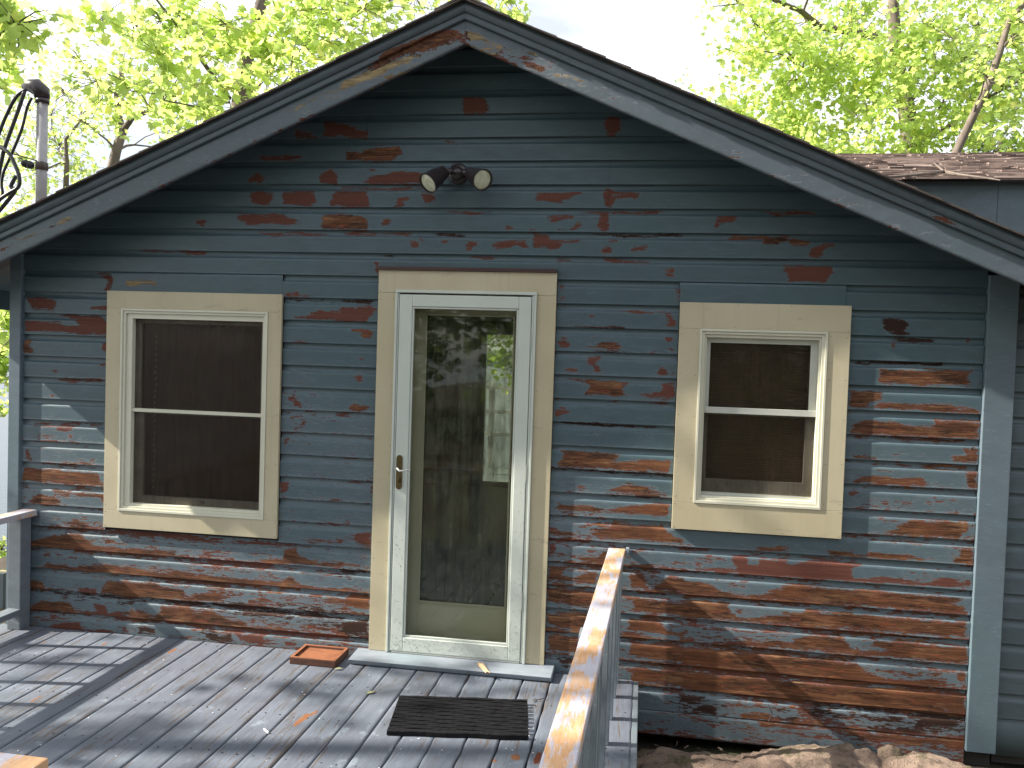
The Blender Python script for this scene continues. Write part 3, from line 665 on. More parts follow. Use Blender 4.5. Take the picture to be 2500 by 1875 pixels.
# ------------------------------------------------------------------ cottage
AX, AZ, SL = .51, 1.156, .4355            # rake: bottom of fascia z = AZ - SL*|x-AX|
E_ = .127
house = empty('cottage', (.5, 0, -2.5), label='weathered blue-grey clapboard cottage with peeling paint and cream casings under a gable roof', cat='cottage')
def zf(x): return AZ - SL * abs(x - AX)
FACE = np.linspace(.004, .088, 8)
def prof(z0):
    p = [(.0180, z0 + .0035), (.0015, z0), (-.0005, z0 + .0022)] + [(0., z0 + t) for t in FACE]
    p += [(.0008, z0 + .0895), (.0060, z0 + .0922), (.0105, z0 + .0965), (.0140, z0 + .103), (.0165, z0 + .111), (.0175, z0 + .119), (.0175, z0 + .131)]
    return p
def flatprof(z0): return [(.0175, z0 + .0015), (.001, z0), (0., z0 + .002)] + [(0., z0 + t) for t in np.linspace(.012, .122, 9)] + [(.006, z0 + .1255), (.0135, z0 + .127)]
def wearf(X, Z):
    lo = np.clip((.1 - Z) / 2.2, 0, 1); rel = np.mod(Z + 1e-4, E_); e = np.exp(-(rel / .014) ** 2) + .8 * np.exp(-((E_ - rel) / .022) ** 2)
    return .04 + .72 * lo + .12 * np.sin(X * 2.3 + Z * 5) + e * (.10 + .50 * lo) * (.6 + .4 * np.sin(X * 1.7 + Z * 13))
OPEN = [(-1.64, -.561, -1.50, -.113), (0.0, .989, -2.3, .036), (1.64, 2.495, -1.30, -.107)]
JOINT = {1: [-1.63, -.568, 1.635, 2.472], 0: [.992], -3: [1.247], -4: [1.247], -6: [-.1], 18: [1.72]}
FLAT = {(1, -1.1), (1, 2.0)}
for k in range(-9, 20):
    z0 = -E_ * k; zm = z0 + .045; ztop = z0 + E_
    lo, hi = -2.2, 3.14
    if zm > 0.0:
        hw = (AZ + .118 - z0) / SL
        if hw < .05: continue
        lo = max(lo, AX - hw); hi = min(hi, AX + hw)
    segs = [(lo, hi)]
    for (a, b, c, d) in OPEN:
        if c < z0 + .0635 < d:
            ns = []
            for (s, e) in segs:
                if b <= s or a >= e: ns.append((s, e)); continue
                if s < a: ns.append((s, a - .002))
                if e > b: ns.append((b + .002, e))
            segs = ns
    js = JOINT.get(k, [])
    ns = []
    for (s, e) in segs:
        cuts = [s] + [j for j in js if s + .05 < j < e - .05] + [e]
        for i in range(len(cuts) - 1): ns.append((cuts[i] + (.0008 if i else 0), cuts[i + 1] - (.0008 if i < len(cuts) - 2 else 0)))
    for (s, e) in ns:
        if e - s < .03: continue
        flat = k == 1 and (-1.64 < (s + e) / 2 < -.56 or 1.6 < (s + e) / 2 < 2.48)
        pr = flatprof(z0) if flat else prof(z0)
        if k == 19: pr = [(.0175, z0 - .004), (0, z0 - .006)] + [(0., z0 + t) for t in np.linspace(.004, .118, 9)] + [(.004, z0 + .124), (.0135, z0 + .127)]
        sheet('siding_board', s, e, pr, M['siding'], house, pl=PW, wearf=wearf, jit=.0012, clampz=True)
# wall core behind the siding
wb = MB()
def core(x0, x1, z0, z1): wb.box(x0, x1, .0185, .075, z0, z1)
core(-2.26, -1.50, -2.42, .02); core(-1.50, -.66, -2.42, -1.38); core(-1.50, -.66, -.25, .02); core(-.66, .09, -2.42, .02); core(.09, .90, -.07, .02); core(.9, 1.75, -2.42, .02)
core(1.75, 2.39, -2.42, -1.14); core(1.75, 2.39, -.25, .02); core(2.39, 3.27, -2.42, .02); core(.09, .9, -2.42, -2.13)
wb.add([(-2.26, .0185, .02), (3.27, .0185, .02), (AX, .0185, 1.25), (-2.26, .075, .02), (3.27, .075, .02), (AX, .075, 1.25)], [(0, 1, 2), (3, 5, 4), (0, 2, 5, 3), (1, 4, 5, 2)])
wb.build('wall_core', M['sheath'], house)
# side and back walls, floor and ceiling of the room
def wallsheet(name, p0, p1, rows, z_top, mat):
    v, f = [], []
    d = Vector((p1[0] - p0[0], p1[1] - p0[1], 0)); nrm = Vector((d.y, -d.x, 0)).normalized()
    for r in range(rows):
        zt = z_top - r * E_; b = len(v)
        for (off, z) in ((.0, zt - E_), (.018, zt - E_), (.018, zt - .037), (.005, zt - .02), (.005, zt)):
            v += [(p0[0] + nrm.x * off, p0[1] + nrm.y * off, z), (p1[0] + nrm.x * off, p1[1] + nrm.y * off, z)]
        for j in range(4): f.append((b + 2 * j, b + 2 * j + 1, b + 2 * j + 3, b + 2 * j + 2))
    return mesh_from(name, v, f, mat, house)
wallsheet('side_wall', (-2.27, 6.4), (-2.27, .08), 19, 0, M['siding_plain']); wallsheet('side_wall', (4.55, .1), (4.55, 6.4), 17, -.35, M['siding_plain'])
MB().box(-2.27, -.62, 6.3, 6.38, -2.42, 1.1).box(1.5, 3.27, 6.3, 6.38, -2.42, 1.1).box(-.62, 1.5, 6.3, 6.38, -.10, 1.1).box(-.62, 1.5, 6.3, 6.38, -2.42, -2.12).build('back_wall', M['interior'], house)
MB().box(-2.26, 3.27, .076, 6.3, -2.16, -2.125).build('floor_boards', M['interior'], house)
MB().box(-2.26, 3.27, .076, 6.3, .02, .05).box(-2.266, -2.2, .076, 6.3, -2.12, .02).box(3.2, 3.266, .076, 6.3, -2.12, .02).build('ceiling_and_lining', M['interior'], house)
bw = MB().frame(-.62, 1.5, -2.12, -.10, .05, .05, .06, .05, 6.29, 6.35).box(.54, .60, 6.29, 6.34, -2.06, -.15).build('patio_door', M['white_paint'], house)
MB().box(-.57, 1.45, 6.315, 6.32, -2.06, -.15).build('pane', M['glass'], bw)
# corner boards
board('corner_board', -2.274, -2.2, -.021, .03, -2.42, -.0, M['trim'], house); board('corner_board', 3.143, 3.282, -.021, .03, -2.338, .06, M['trim'], house)
MB().hexa([(-2.274, -.02, -.002), (-2.2, -.02, -.002), (-2.2, .03, -.002), (-2.274, .03, -.002), (-2.274, -.02, zf(-2.274) + .118), (-2.2, -.02, zf(-2.2) + .118), (-2.2, .03, zf(-2.2) + .118), (-2.274, .03, zf(-2.274) + .118)]).build('corner_board_head', M['trim'], house)
# lower wing to the right, flush with the gable wall
for k in range(1, 19):
    z0 = -E_ * k - .006
    sheet('wing_siding_board', 3.283, 4.55, [(a + .012, z) for a, z in prof(z0)] if k < 18 else [(.03, z0 - .06), (.012, z0 - .062), (.012, z0 + .09), (.02, z0 + .1), (.026, z0 + .131)], M['siding_plain'], house, step=.1, jit=.0006)
MB().box(3.283, 4.55, .0335, .09, -2.40, -.05).build('wing_wall_core', M['sheath'], house)
# roof
OV, Y1 = -.30, 6.7
XL, XR = -2.66, 4.95
rf = MB()
for (xa, xb) in ((XL, AX), (AX, XR)):
    rf.hexa([(xa, OV + .022, zf(xa) + .125), (xb, OV + .022, zf(xb) + .125), (xb, Y1, zf(xb) + .125), (xa, Y1, zf(xa) + .125),
             (xa, OV + .022, zf(xa) + .19), (xb, OV + .022, zf(xb) + .19), (xb, Y1, zf(xb) + .19), (xa, Y1, zf(xa) + .19)])
roof = rf.build('roof', M['trim'], house)
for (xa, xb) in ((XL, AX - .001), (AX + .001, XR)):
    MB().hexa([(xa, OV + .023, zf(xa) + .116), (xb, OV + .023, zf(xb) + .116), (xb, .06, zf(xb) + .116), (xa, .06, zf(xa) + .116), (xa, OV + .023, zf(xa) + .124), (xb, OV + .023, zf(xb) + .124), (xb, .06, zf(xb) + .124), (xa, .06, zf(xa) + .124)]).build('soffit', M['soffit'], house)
def fprof(b, t, y0, y1, rows): return [(y1, b), (y0 + .002, b), (y0, b + .002)] + [(y0, b + (t - b) * i / rows) for i in range(1, rows)] + [(y0, t - .002), (y0 + .002, t), (y1, t)]
for (xa, xb, sh) in ((XL, AX - .0005, SL), (AX + .0005, XR, -SL)):
    base = AZ
    sheet('fascia_board', xa, xb, [(y, base + z) for y, z in fprof(0, .118, OV, OV + .0215, 9)], M['fascia'], house, shear=sh, xref=AX, pl=PF, step=.016, wearf=lambda X, Z: .22 + .42 * np.exp(-((X - AX) / 1.0) ** 2) * (Z < AZ - SL * np.abs(X - AX) + .07) + .22 * (Z < AZ - SL * np.abs(X - AX) + .012))
    sheet('fascia_trim', xa, xb, [(y, base + z) for y, z in fprof(.1185, .150, OV - .016, OV + .02, 4)], M['fascia'], house, shear=sh, xref=AX, pl=PF, step=.03)
    sheet('fascia_moulding', xa, xb, [(y, base + z) for y, z in [(OV + .02, .1505), (OV - .022, .1505), (OV - .030, .158), (OV - .034, .170), (OV - .034, .198), (OV + .02, .1985)]], M['fascia'], house, shear=sh, xref=AX, pl=PF, step=.03)
MB().box(XL - .02, XL - .0005, OV, Y1, zf(XL) + .0, zf(XL) + .15).build('eave_fascia', M['trim'], house); MB().box(XR + .0005, XR + .02, OV, Y1, zf(XR), zf(XR) + .15).build('eave_fascia', M['trim'], house)
EXP = .132
L = Vector((1, 0, SL)).length
for side in (-1, 1):
    xe = XL - .03 if side < 0 else XR + .03; run = abs(AX - xe) * L; nC = int(run / EXP) + 1
    for c in range(nC):
        s0 = c * EXP; s1 = min(s0 + EXP * 1.25, run)
        if s1 - s0 < .03: continue
        th = .0075; base0, base1 = .200 + .008, .200 + .002
        def pt(s, h): x = xe - side * s / L; return x, AZ - SL * abs(x - AX) + h
        yo = OV - .055 - random.random() * .012
        P8 = []
        (xa, za), (xb, zb) = pt(s0, base0), pt(s1, base1)
        jn = random.uniform(-.004, .004)
        for yy in (yo, Y1):
            pass
        m = MB().hexa([(xa, yo, za - th * 1.1), (xb, yo, zb - th * .4), (xb, Y1, zb - th * .4), (xa, Y1, za - th * 1.1), (xa + jn, yo, za + th * .3), (xb, yo, zb + th * .3), (xb, Y1, zb + th * .3), (xa, Y1, za + th * .3)])
        m.build('shingle_course', M['shingle'], house)
for i in range(26):
    y0 = OV - .06 + i * .27; h = .006 * (i % 2)
    MB().add([(AX - .15, y0, AZ + .2 - .15 * SL + .018 + h), (AX, y0, AZ + .225 + h), (AX + .15, y0, AZ + .2 - .15 * SL + .018 + h), (AX - .15, y0 + .27, AZ + .2 - .15 * SL + .018), (AX, y0 + .27, AZ + .222), (AX + .15, y0 + .27, AZ + .2 - .15 * SL + .018),
              (AX - .15, y0, AZ + .2 - .15 * SL + .008), (AX, y0, AZ + .212), (AX + .15, y0, AZ + .2 - .15 * SL + .008)], [(0, 1, 4, 3), (1, 2, 5, 4), (0, 6, 7, 1), (1, 7, 8, 2)]).build('ridge_shingle', M['shingle'], house)
# rear block with the low shingled roof
RY = 1.2
for i, (a, b) in enumerate(((1.6, 2.37), (2.372, 3.612), (3.614, 4.83), (4.832, 6.6))):
    MB().box(a, b, RY, RY + .02, -.3, .7785).build('rear_wall_panel', M['trim'], house, bevel=.002)
MB().box(1.6, 6.6, RY + .021, 5.6, -.3, .74).build('rear_block', M['sheath'], house)
RS = .30
nr = 27
for c in range(nr):
    t0 = c * .092; t1 = t0 + .13; v, f = [], []; x = 1.5; base = RY - .09
    y0 = base + t0; y1 = base + t1; z0 = .772 + RS * t0; z1 = .772 + RS * t1
    while x < 6.8:
        wd = random.choice([.06, .1, .16, .25, .4]) * random.uniform(.7, 1.3); dz = random.choice([-.004, 0, 0, .003, .007, .010]); dy = random.uniform(-.02, .022)
        b = len(v); x2 = x + wd - random.choice([.001, .004, .008])
        v += [(x, y0 + dy, z0 - .006), (x2, y0 + dy, z0 - .006), (x2, y0 + dy, z0 + .006 + dz), (x, y0 + dy, z0 + .006 + dz), (x2, y1, z1 - .002), (x, y1, z1 - .002)]
        f += [(b, b + 1, b + 2, b + 3), (b + 3, b + 2, b + 4, b + 5), (b, b + 3, b + 5), (b + 1, b + 4, b + 2)]
        x += wd
    o = mesh_from('rear_roof_course', v, f, M['shake'], house); o['kind'] = 'stuff'
MB().hexa([(1.5, RY - .07, .757), (6.8, RY - .07, .757), (6.8, RY + 2.5, .757 + RS * 2.57), (1.5, RY + 2.5, .757 + RS * 2.57), (1.5, RY - .07, .768), (6.8, RY - .07, .768), (6.8, RY + 2.5, .768 + RS * 2.57), (1.5, RY + 2.5, .768 + RS * 2.57)]).build('rear_roof_deck', M['sheath'], house)

# --- windows
def nails(m, pts, y, r=.0022):
    for (x, z) in pts: m.lathe((x, y, z), (0, -1, 0), [(0, r), (.0006, r), (.0007, 0)], 6)
def casing_board(parent, x0, x1, z0, z1, y0=-.021):
    c = board('casing_board', x0, x1, y0, .0, z0, z1, M['cream'], parent, .0015)
    nm = MB(); xs = [x0 + .012, x1 - .012] if x1 - x0 > z1 - z0 else [x0 + .014, x1 - .014]
    if x1 - x0 > z1 - z0: P_ = [(x0 + .012 + (x1 - x0 - .024) * i / 3 + random.uniform(-.01, .01) * (0 < i < 3), z) for i in range(4) for z in (z0 + .01, z1 - .01)]
    else: P_ = [(x, z1 - .03 - (z1 - z0 - .06) * i / 4 + random.uniform(-.01, .01)) for i in range(5) for x in xs]
    nails(nm, P_, y0 - .0002); return c, nm
def window(name, X0, X1, Z0, Z1, ix0, ix1, iz0, iz1, fx0, fx1, fz0, fz1, meet, tilt, shade, lab, lites):
    wd = empty(name, (X0, 0, Z0)); wd.parent = house; wd.matrix_parent_inverse = house.matrix_basis.inverted(); wd['label'] = lab
    nm_all = MB()
    for (a, b, c, d) in ((X0, X1, iz1 + .0005, Z1), (X0, X1, Z0, iz0 - .0005), (X0, ix0 - .0005, iz0, iz1), (ix1 + .0005, X1, iz0, iz1)):
        c_, nm = casing_board(wd, a, b, c, d); n0 = len(nm_all.v); nm_all.v += nm.v; nm_all.f += [tuple(i + n0 for i in f) for f in nm.f]
    nm_all.build('nail_heads', M['brown_metal'], wd)['kind'] = 'stuff'
    # stepped vinyl frame
    m = MB().frame(ix0, ix1, iz0, iz1, .012, .012, .014, .012, -.026, .05)
    m.frame(ix0 + .0125, ix1 - .0125, iz0 + .0145, iz1 - .0125, .014, .014, .014, .014, -.018, .05)
    sx0, sx1, sz0, sz1 = ix0 + .027, ix1 - .027, iz0 + .029, iz1 - .027
    m.frame(sx0, sx1, sz0, sz1, fx0 - sx0, sx1 - fx1, fz0 - sz0, sz1 - fz1, -.006, .055)
    m.build('frame', M['vinyl'], wd, bevel=.0012)
    return wd
W1 = window('window', -1.641, -.5625, -1.500, -.113, -1.548, -.643, -1.396, -.214, -1.485, -.680, -1.352, -.270, 0, 0, 0, 'taller left window with a dark curtain behind its screen', None)
s = MB().frame(-1.4845, -.6805, -.812, -.2705, .036, .022, .012, .024, .028, .050); s.build('upper_sash', M['sash'], W1, bevel=.001)
s = MB().frame(-1.4845, -.6805, -1.3515, -.8125, .056, .010, .042, .012, .034, .058); s.build('lower_sash', M['sash'], W1, bevel=.001)
board('meeting_rail', -1.4845, -.6805, .004, .0275, -.814, -.794, M['vinyl'], W1, .0015); board('sash_lift', -1.06, -1.035, .026, .0335, -1.336, -1.322, M['brown_metal'], W1, .001)
MB().box(-1.45, -.70, .044, .047, -.80, -.29).box(-1.43, -.69, .050, .053, -1.32, -.82).build('pane', M['glass'], W1)
MB().box(-1.4845, -.6805, .0262, .0266, -1.3515, -.8145).box(-1.4845, -.6805, .0262, .0266, -.7935, -.2705).build('insect_screen', M['screen'], W1)
cv, cf = [], []
for i in range(120):
    x = -1.52 + i * .0075; cv += [(x, .13 + .010 * math.sin(i * .9) + .005 * math.sin(i * 2.3), -.2), (x, .13 + .014 * math.sin(i * .9 + .4), -1.4)]
for i in range(119): cf.append((2 * i, 2 * i + 2, 2 * i + 3, 2 * i + 1))
mesh_from('curtain', cv, cf, M['curtain'], W1, True)
cm = MB()
for i in range(26): z = -.36 - i * .036; cm.tube([(-1.405 + .004 * math.sin(i), .112, z), (-1.408 + .004 * math.sin(i * 1.7), .112, z - .018)], .0030, 5)
cm.build('curtain_cord', M['white_paint'], W1)['kind'] = 'stuff'
W2 = window('window', 1.641, 2.497, -1.300, -.107, 1.748, 2.388, -1.156, -.243, 1.786, 2.352, -1.118, -.286, 0, 0, 0, 'smaller right window with a bamboo blind behind its glass', None)
s = MB().frame(1.7865, 2.3515, -.680, -.2865, .022, .036, .012, .026, .026, .048); s.build('upper_sash', M['sash'], W2, bevel=.001)
s = MB().frame(1.7865, 2.3515, -1.1175, -.6805, .022, .046, .086, .012, .032, .056); s.build('lower_sash', M['sash'], W2, bevel=.001)
board('meeting_rail', 1.787, 2.351, .006, .0275, -.682, -.650, M['sash'], W2, .0015)
MB().box(1.81, 2.32, .042, .045, -.67, -.31).box(1.81, 2.31, .048, .051, -1.03, -.69).build('pane', M['glass'], W2)
MB().box(1.787, 2.351, .0290, .0295, -1.10, -.29).build('insect_screen', M['screen'], W2)
bm_ = MB()
for i in range(62): z = -.27 - i * .0145; bm_.box(1.76, 2.38, .11 + .003 * (i % 2), .116 + .003 * (i % 2), z - .0130, z)
bm_.build('bamboo_blind', M['blind'], W2)

# --- doorway
c1, nm1 = casing_board(house, 0., .989, -.0885, .034); c2, nm2 = casing_board(house, 0., .1015, -2.088, -.0895); c3, nm3 = casing_board(house, .8865, .989, -2.088, -.0895)
for c_ in (c1, c2, c3): c_.name = 'door_casing'
a = MB()
for nm in (nm1, nm2, nm3): a.add(nm.v, nm.f)
a.build('nail_heads', M['brown_metal'], house)['kind'] = 'stuff'
MB().box(-.004, .986, -.034, .0, .0345, .041).box(-.002, .984, -.030, .0, .0412, .054).build('drip_cap', M['brown_metal'], house, bevel=.001)
door = empty('storm_door', (.12, -.02, -2.09)); door.parent = house; door.matrix_parent_inverse = house.matrix_basis.inverted(); door['label'] = 'white aluminium storm door with one tall glass pane'
m = MB().box(.102, .886, -.034, .0, -.0885, -.0725).box(.102, .1145, -.034, .0, -2.088, -.089).box(.1155, .1235, -.028, .0, -2.088, -.089).box(.8735, .886, -.034, .0, -2.088, -.089).box(.8605, .8725, -.028, .0, -2.088, -.089)
m.build('door_frame', M['door_white'], door, bevel=.002)
m = MB().frame(.1265, .8575, -2.078, -.098, .0715, .0675, .079, .065, -.032, -.002); m.build('door_leaf', M['door_white'], door, bevel=.004, seg=3)
MB().frame(.1982, .7898, -1.9988, -.1632, .011, .011, .013, .011, -.026, -.006).build('glazing_bead', M['door_white'], door, bevel=.0025)
MB().box(.130, .855, -.030, -.012, -2.087, -2.0785).build('door_sweep', M['sash'], door)
MB().box(.2092, .7788, -.018, -.015, -1.986, -.174).build('pane', M['glass'], door)
for z in (-.335, -1.05, -1.75): MB().box(.8578, .8602, -.034, -.020, z - .045, z + .045).build('hinge', M['sash'], door, bevel=.0008)
# drops of rain on the lower rail of the door
dm = MB()
for i in range(420):
    t = random.random() ** 1.6; side = random.random()
    if side < .55: x = random.uniform(.13, .85); z = -2.075 + random.uniform(0, .075)
    elif side < .78: x = random.uniform(.13, .195); z = -2.07 + t * .95
    else: x = random.uniform(.795, .855); z = -2.07 + t * 1.1
    r = random.uniform(.0008, .0024); dm.lathe((x, -.0322, z), (0, -1, 0), [(0, r), (.5 * r, r * .8), (.8 * r, 0)], 5)
o = dm.build('water_drops', M['steel'], door); o['kind'] = 'stuff'
# handle
hp = []
for i in range(24):
    a = 2 * math.pi * i / 24; x = .152 + .0175 * math.cos(a); z = (-1.002 if math.sin(a) > 0 else -1.155) + .0185 * math.sin(a); hp.append((x, z))
hm = MB(); hm.v = [(x, -.0325, z) for x, z in hp] + [(x, -.0385, z) for x, z in hp]; hm.f = [tuple(range(24, 48))] + [(i, (i + 1) % 24, 24 + (i + 1) % 24, 24 + i) for i in range(24)]
hm.build('handle_plate', M['brass'], door, bevel=.001)
MB().tube([(.150, -.038, -1.054), (.149, -.058, -1.053), (.153, -.070, -1.056), (.166, -.076, -1.066), (.184, -.078, -1.064), (.205, -.078, -1.058), (.228, -.076, -1.060)], [.010, .008, .008, .007, .006, .0055, .003], 10).build('lever_handle', M['steel'], door, True)
MB().lathe((.151, -.038, -1.118), (0, -1, 0), [(0, .010), (.006, .009), (.007, 0)], 14).box(.1535, .1575, -.054, -.045, -1.138, -1.115).build('lock_cylinder', M['brass'], door)
# inner door behind the glass
idr = empty('inner_door', (.1, .08, -2.1)); idr.parent = house; idr.matrix_parent_inverse = house.matrix_basis.inverted(); idr['label'] = 'cream inner door with a large misted pane seen behind the storm door glass'
MB().box(.078, .0955, -.0005, .079, -2.12, -.07).box(.8945, .912, -.0005, .079, -2.12, -.07).box(.078, .912, .0, .079, -.0695, -.052).build('door_jamb', M['inner_door'], idr)
MB().frame(.096, .894, -2.11, -.072, .152, .137, .283, .123, .08, .122).build('door_slab', M['inner_door'], idr, bevel=.003)
MB().frame(.2482, .7568, -1.8268, -.1952, .010, .010, .010, .010, .072, .088).build('pane_moulding', M['inner_door'], idr, bevel=.003)
MB().box(.256, .75, .098, .101, -1.82, -.2).build('pane', M['glass_dirty'], idr)
MB().box(.09, .90, .0, .079, -2.125, -2.11).build('threshold', M['sash'], idr)
# sill board in front of the door
ss = MB(); ss.hexa([(-.068, -.150, -2.128), (1.046, -.150, -2.128), (1.046, -.0005, -2.128), (-.068, -.0005, -2.128), (-.068, -.168, -2.098), (1.046, -.168, -2.098), (1.046, -.0005, -2.0885), (-.068, -.0005, -2.0885)])
ss.build('door_sill', M['sill'], house, bevel=.004)
# small flat board patch beside the right rail head
board('siding_patch', 1.42, 1.9, -.004, .0, -1.545, -1.43, M['sill'], house, .0015) if False else None

# ------------------------------------------------------------------ twin flood light
fl = empty('twin_floodlight', (.43, 0, .56), label='bronze floodlight with two round lamp heads mounted on the gable above the door', cat='floodlight')
MB().lathe((.43, .0, .562), (0, -1, 0), [(0, .056), (.018, .056), (.026, .050), (.030, .0)], 28).lathe((.43, -.028, .562), (0, -1, 0), [(0, .036), (.03, .034), (.035, 0)], 20).build('mounting_plate', M['lamp_body'], fl, True)
for (bx, bz, lens, bd) in ((.375, .566, (.305, -.165, .482), (-.5, -.68, -.62)), (.478, .560, (.594, -.165, .499), (.62, -.66, -.38))):
    d = Vector(bd).normalized(); Lc = Vector(lens); b0 = Lc - d * .135
    MB().tube([(.43, -.04, .562), ((.43 + b0.x) / 2, -.045, (.562 + b0.z) / 2 + .008), tuple(b0 + d * .02)], [.016, .016, .020], 12).build('swivel_arm', M['lamp_body'], fl, True)
    b0 = b0.copy(); hd = MB().lathe(b0, d, [(-.004, 0), (0, .026), (.008, .036), (.05, .041), (.062, .047), (.13, .0545), (.137, .0585), (.142, .0585), (.142, .053), (.134, .052)], 32).build('lamp_head', M['lamp_body'], fl, True)
    mo = hd.modifiers.new('e', 'EDGE_SPLIT'); mo.split_angle = math.radians(40)
    MB().lathe(b0, d, [(.132, .0525), (.136, .045), (.139, .025), (.140, 0)], 32).build('lens', M['lens'], hd, True)

# ------------------------------------------------------------------ deck
DZ = -2.13
deck = empty('deck', (-.3, -1.4, -2.3), label='wooden deck of blue-grey painted boards running out from the cottage wall', cat='deck')
edges = [-2.445 + .1452 * i for i in range(28)]; edges = [e for e in edges if e < 1.485]
for i in range(len(edges) - 1):
    a, b = edges[i] + .0035 + random.uniform(-.001, .001), edges[i + 1] - .0035 + random.uniform(-.001, .001)
    ys = np.arange(-2.93, -.0129, .02); ys[-1] = -.013 - random.uniform(0, .004); rows = [(a, DZ - .035), (a, DZ - .003), (a + .003, DZ)] + [(a + (b - a) * t, DZ) for t in np.linspace(.1, .9, 8)] + [(b - .003, DZ), (b, DZ - .003), (b, DZ - .035)]
    R = np.array(rows); m = len(R); ph = random.random() * 9; cup = random.uniform(-.0015, .0015)
    X = np.tile(R[:, 0], len(ys)); Zz = np.tile(R[:, 1], len(ys)); Yy = np.repeat(ys, m)
    X = X + .0012 * np.sin(Yy * 2.7 + ph) ; Zz = Zz + .001 * np.sin(Yy * 1.9 + ph)
    if .45 < a < 1.4: X = X + .0016 * np.sin(Yy * 31 + ph) * (np.abs(np.tile(R[:, 0], len(ys)) - (a + b) / 2) > .06)
    I = np.arange(len(ys) - 1)[:, None] * m; J = np.arange(m - 1)[None]; q = (I + J).ravel()
    V = np.stack([X, Yy, Zz], 1); F4 = np.stack([q, q + m, q + m + 1, q + 1], 1)
    o = mesh_from('deck_board', V, F4, M['deck'], deck); d_, k_ = sdf(np.stack([X, Yy], 1), PD); attr(o, 'peel', d_); attr(o, 'kind', k_); attr(o, 'wear', np.zeros(len(X)))
nh = MB()
for i in range(len(edges) - 1):
    for y in (-.06, -.45, -.85, -1.25, -1.65, -2.05, -2.45):
        for fx in (.25, .75): nh.lathe((edges[i] + .145 * fx + random.uniform(-.006, .006), y + random.uniform(-.012, .012), DZ + .0002), (0, 0, 1), [(0, .0042), (.0014, .0038), (.0015, 0)], 7)
nh.build('nail_heads', M['lamp_body'], deck)['kind'] = 'stuff'
for y in (-.25, -1.1, -1.95, -2.8): board('joist', -2.43, 1.46, y - .02, y + .02, -2.36, -2.1655, M['sheath'], deck, 0)
board('rim_joist', 1.4705, 1.500, -2.96, -.016, -2.33, -2.134, M['rail_paint'], deck); board('rim_joist', -2.46, 1.4695, -2.965, -2.935, -2.33, -2.134, M['rail_paint'], deck)
for (x, y) in ((1.40, -1.5), (1.40, -2.85), (-2.3, -2.85), (-.5, -2.85), (-2.3, -.3)): board('deck_post', x - .045, x + .045, y - .045, y + .045, -3.2, -2.166, M['rail_paint'], deck)
# railings
def slope_rail(x0, x1, x2, x3, y0, y1, zt, th): return MB().hexa([(x0, y1, zt - th), (x1, y1, zt - th), (x3, y0, zt - th), (x2, y0, zt - th), (x0, y1, zt), (x1, y1, zt), (x3, y0, zt), (x2, y0, zt)])
rr = empty('deck_railing', (1.38, -1.4, DZ), label='right deck railing whose bare orange wood top rail runs from the wall towards the viewer', cat='railing')
yy1 = -2.98; xo = -.0262 * (2.95)
m = MB(); nseg = 60; v, f = [], []
tr = slope_rail(1.315 + xo, 1.405 + xo, 1.315, 1.405, -.016, yy1, -1.424, .036); tr.build('top_rail', M['rail_top'], rr, bevel=.005, seg=3)
for y in (-.062, -.262, -.53, -.80, -1.07): board('baluster', 1.3575 + .0262 * y, 1.3955 + .0262 * y, y - .019, y + .019, DZ + .0005, -1.4605, M['rail_paint'], rr)
board('post', 1.262, 1.352, -1.37, -1.28, DZ + .0005, -1.4605, M['rail_paint'], rr, .005)
for y in (-1.6, -1.87, -2.14, -2.41, -2.68): board('baluster', 1.3575 + .0262 * y, 1.3955 + .0262 * y, y - .019, y + .019, DZ + .0005, -1.4605, M['rail_paint'], rr)
board('post', 1.24, 1.33, -2.95, -2.86, DZ + .0005, -1.4605, M['rail_paint'], rr, .005)
board('wall_bracket', 1.408, 1.425, -.030, -.0005, -1.452, -1.418, M['sill'], rr, .002)
lr = empty('deck_railing', (-2.15, -1.4, DZ), label='left deck railing turning the front corner, with a bare wood top rail and painted posts', cat='railing')
board('top_rail', -2.165, -2.075, -2.826, -.016, -1.460, -1.424, M['rail_top'], lr, .004); board('bottom_rail', -2.185, -2.105, -2.72, -.103, -2.036, -2.000, M['rail_paint'], lr, .003)
board('post', -2.20, -2.115, -.100, -.014, DZ + .0005, -1.4605, M['rail_paint'], lr, .004); board('post', -2.19, -2.10, -2.83, -2.74, DZ + .0005, -1.4605, M['rail_paint'], lr, .004)
for i in range(9): y = -.345 - i * .262; board('baluster', -2.16, -2.124, y - .018, y + .018, -1.9995, -1.4605, M['rail_paint'], lr, .002)
board('front_top_rail', -2.0745, .087, -2.826, -2.733, -1.460, -1.422, M['rail_top'], lr, .004); board('post', -.012, .078, -2.822, -2.737, DZ + .0005, -1.4605, M['rail_paint'], lr, .004)
for i in range(7): x = -.28 - i * .26; board('baluster', x - .018, x + .018, -2.80, -2.762, DZ + .0005, -1.4605, M['rail_paint'], lr, .002)
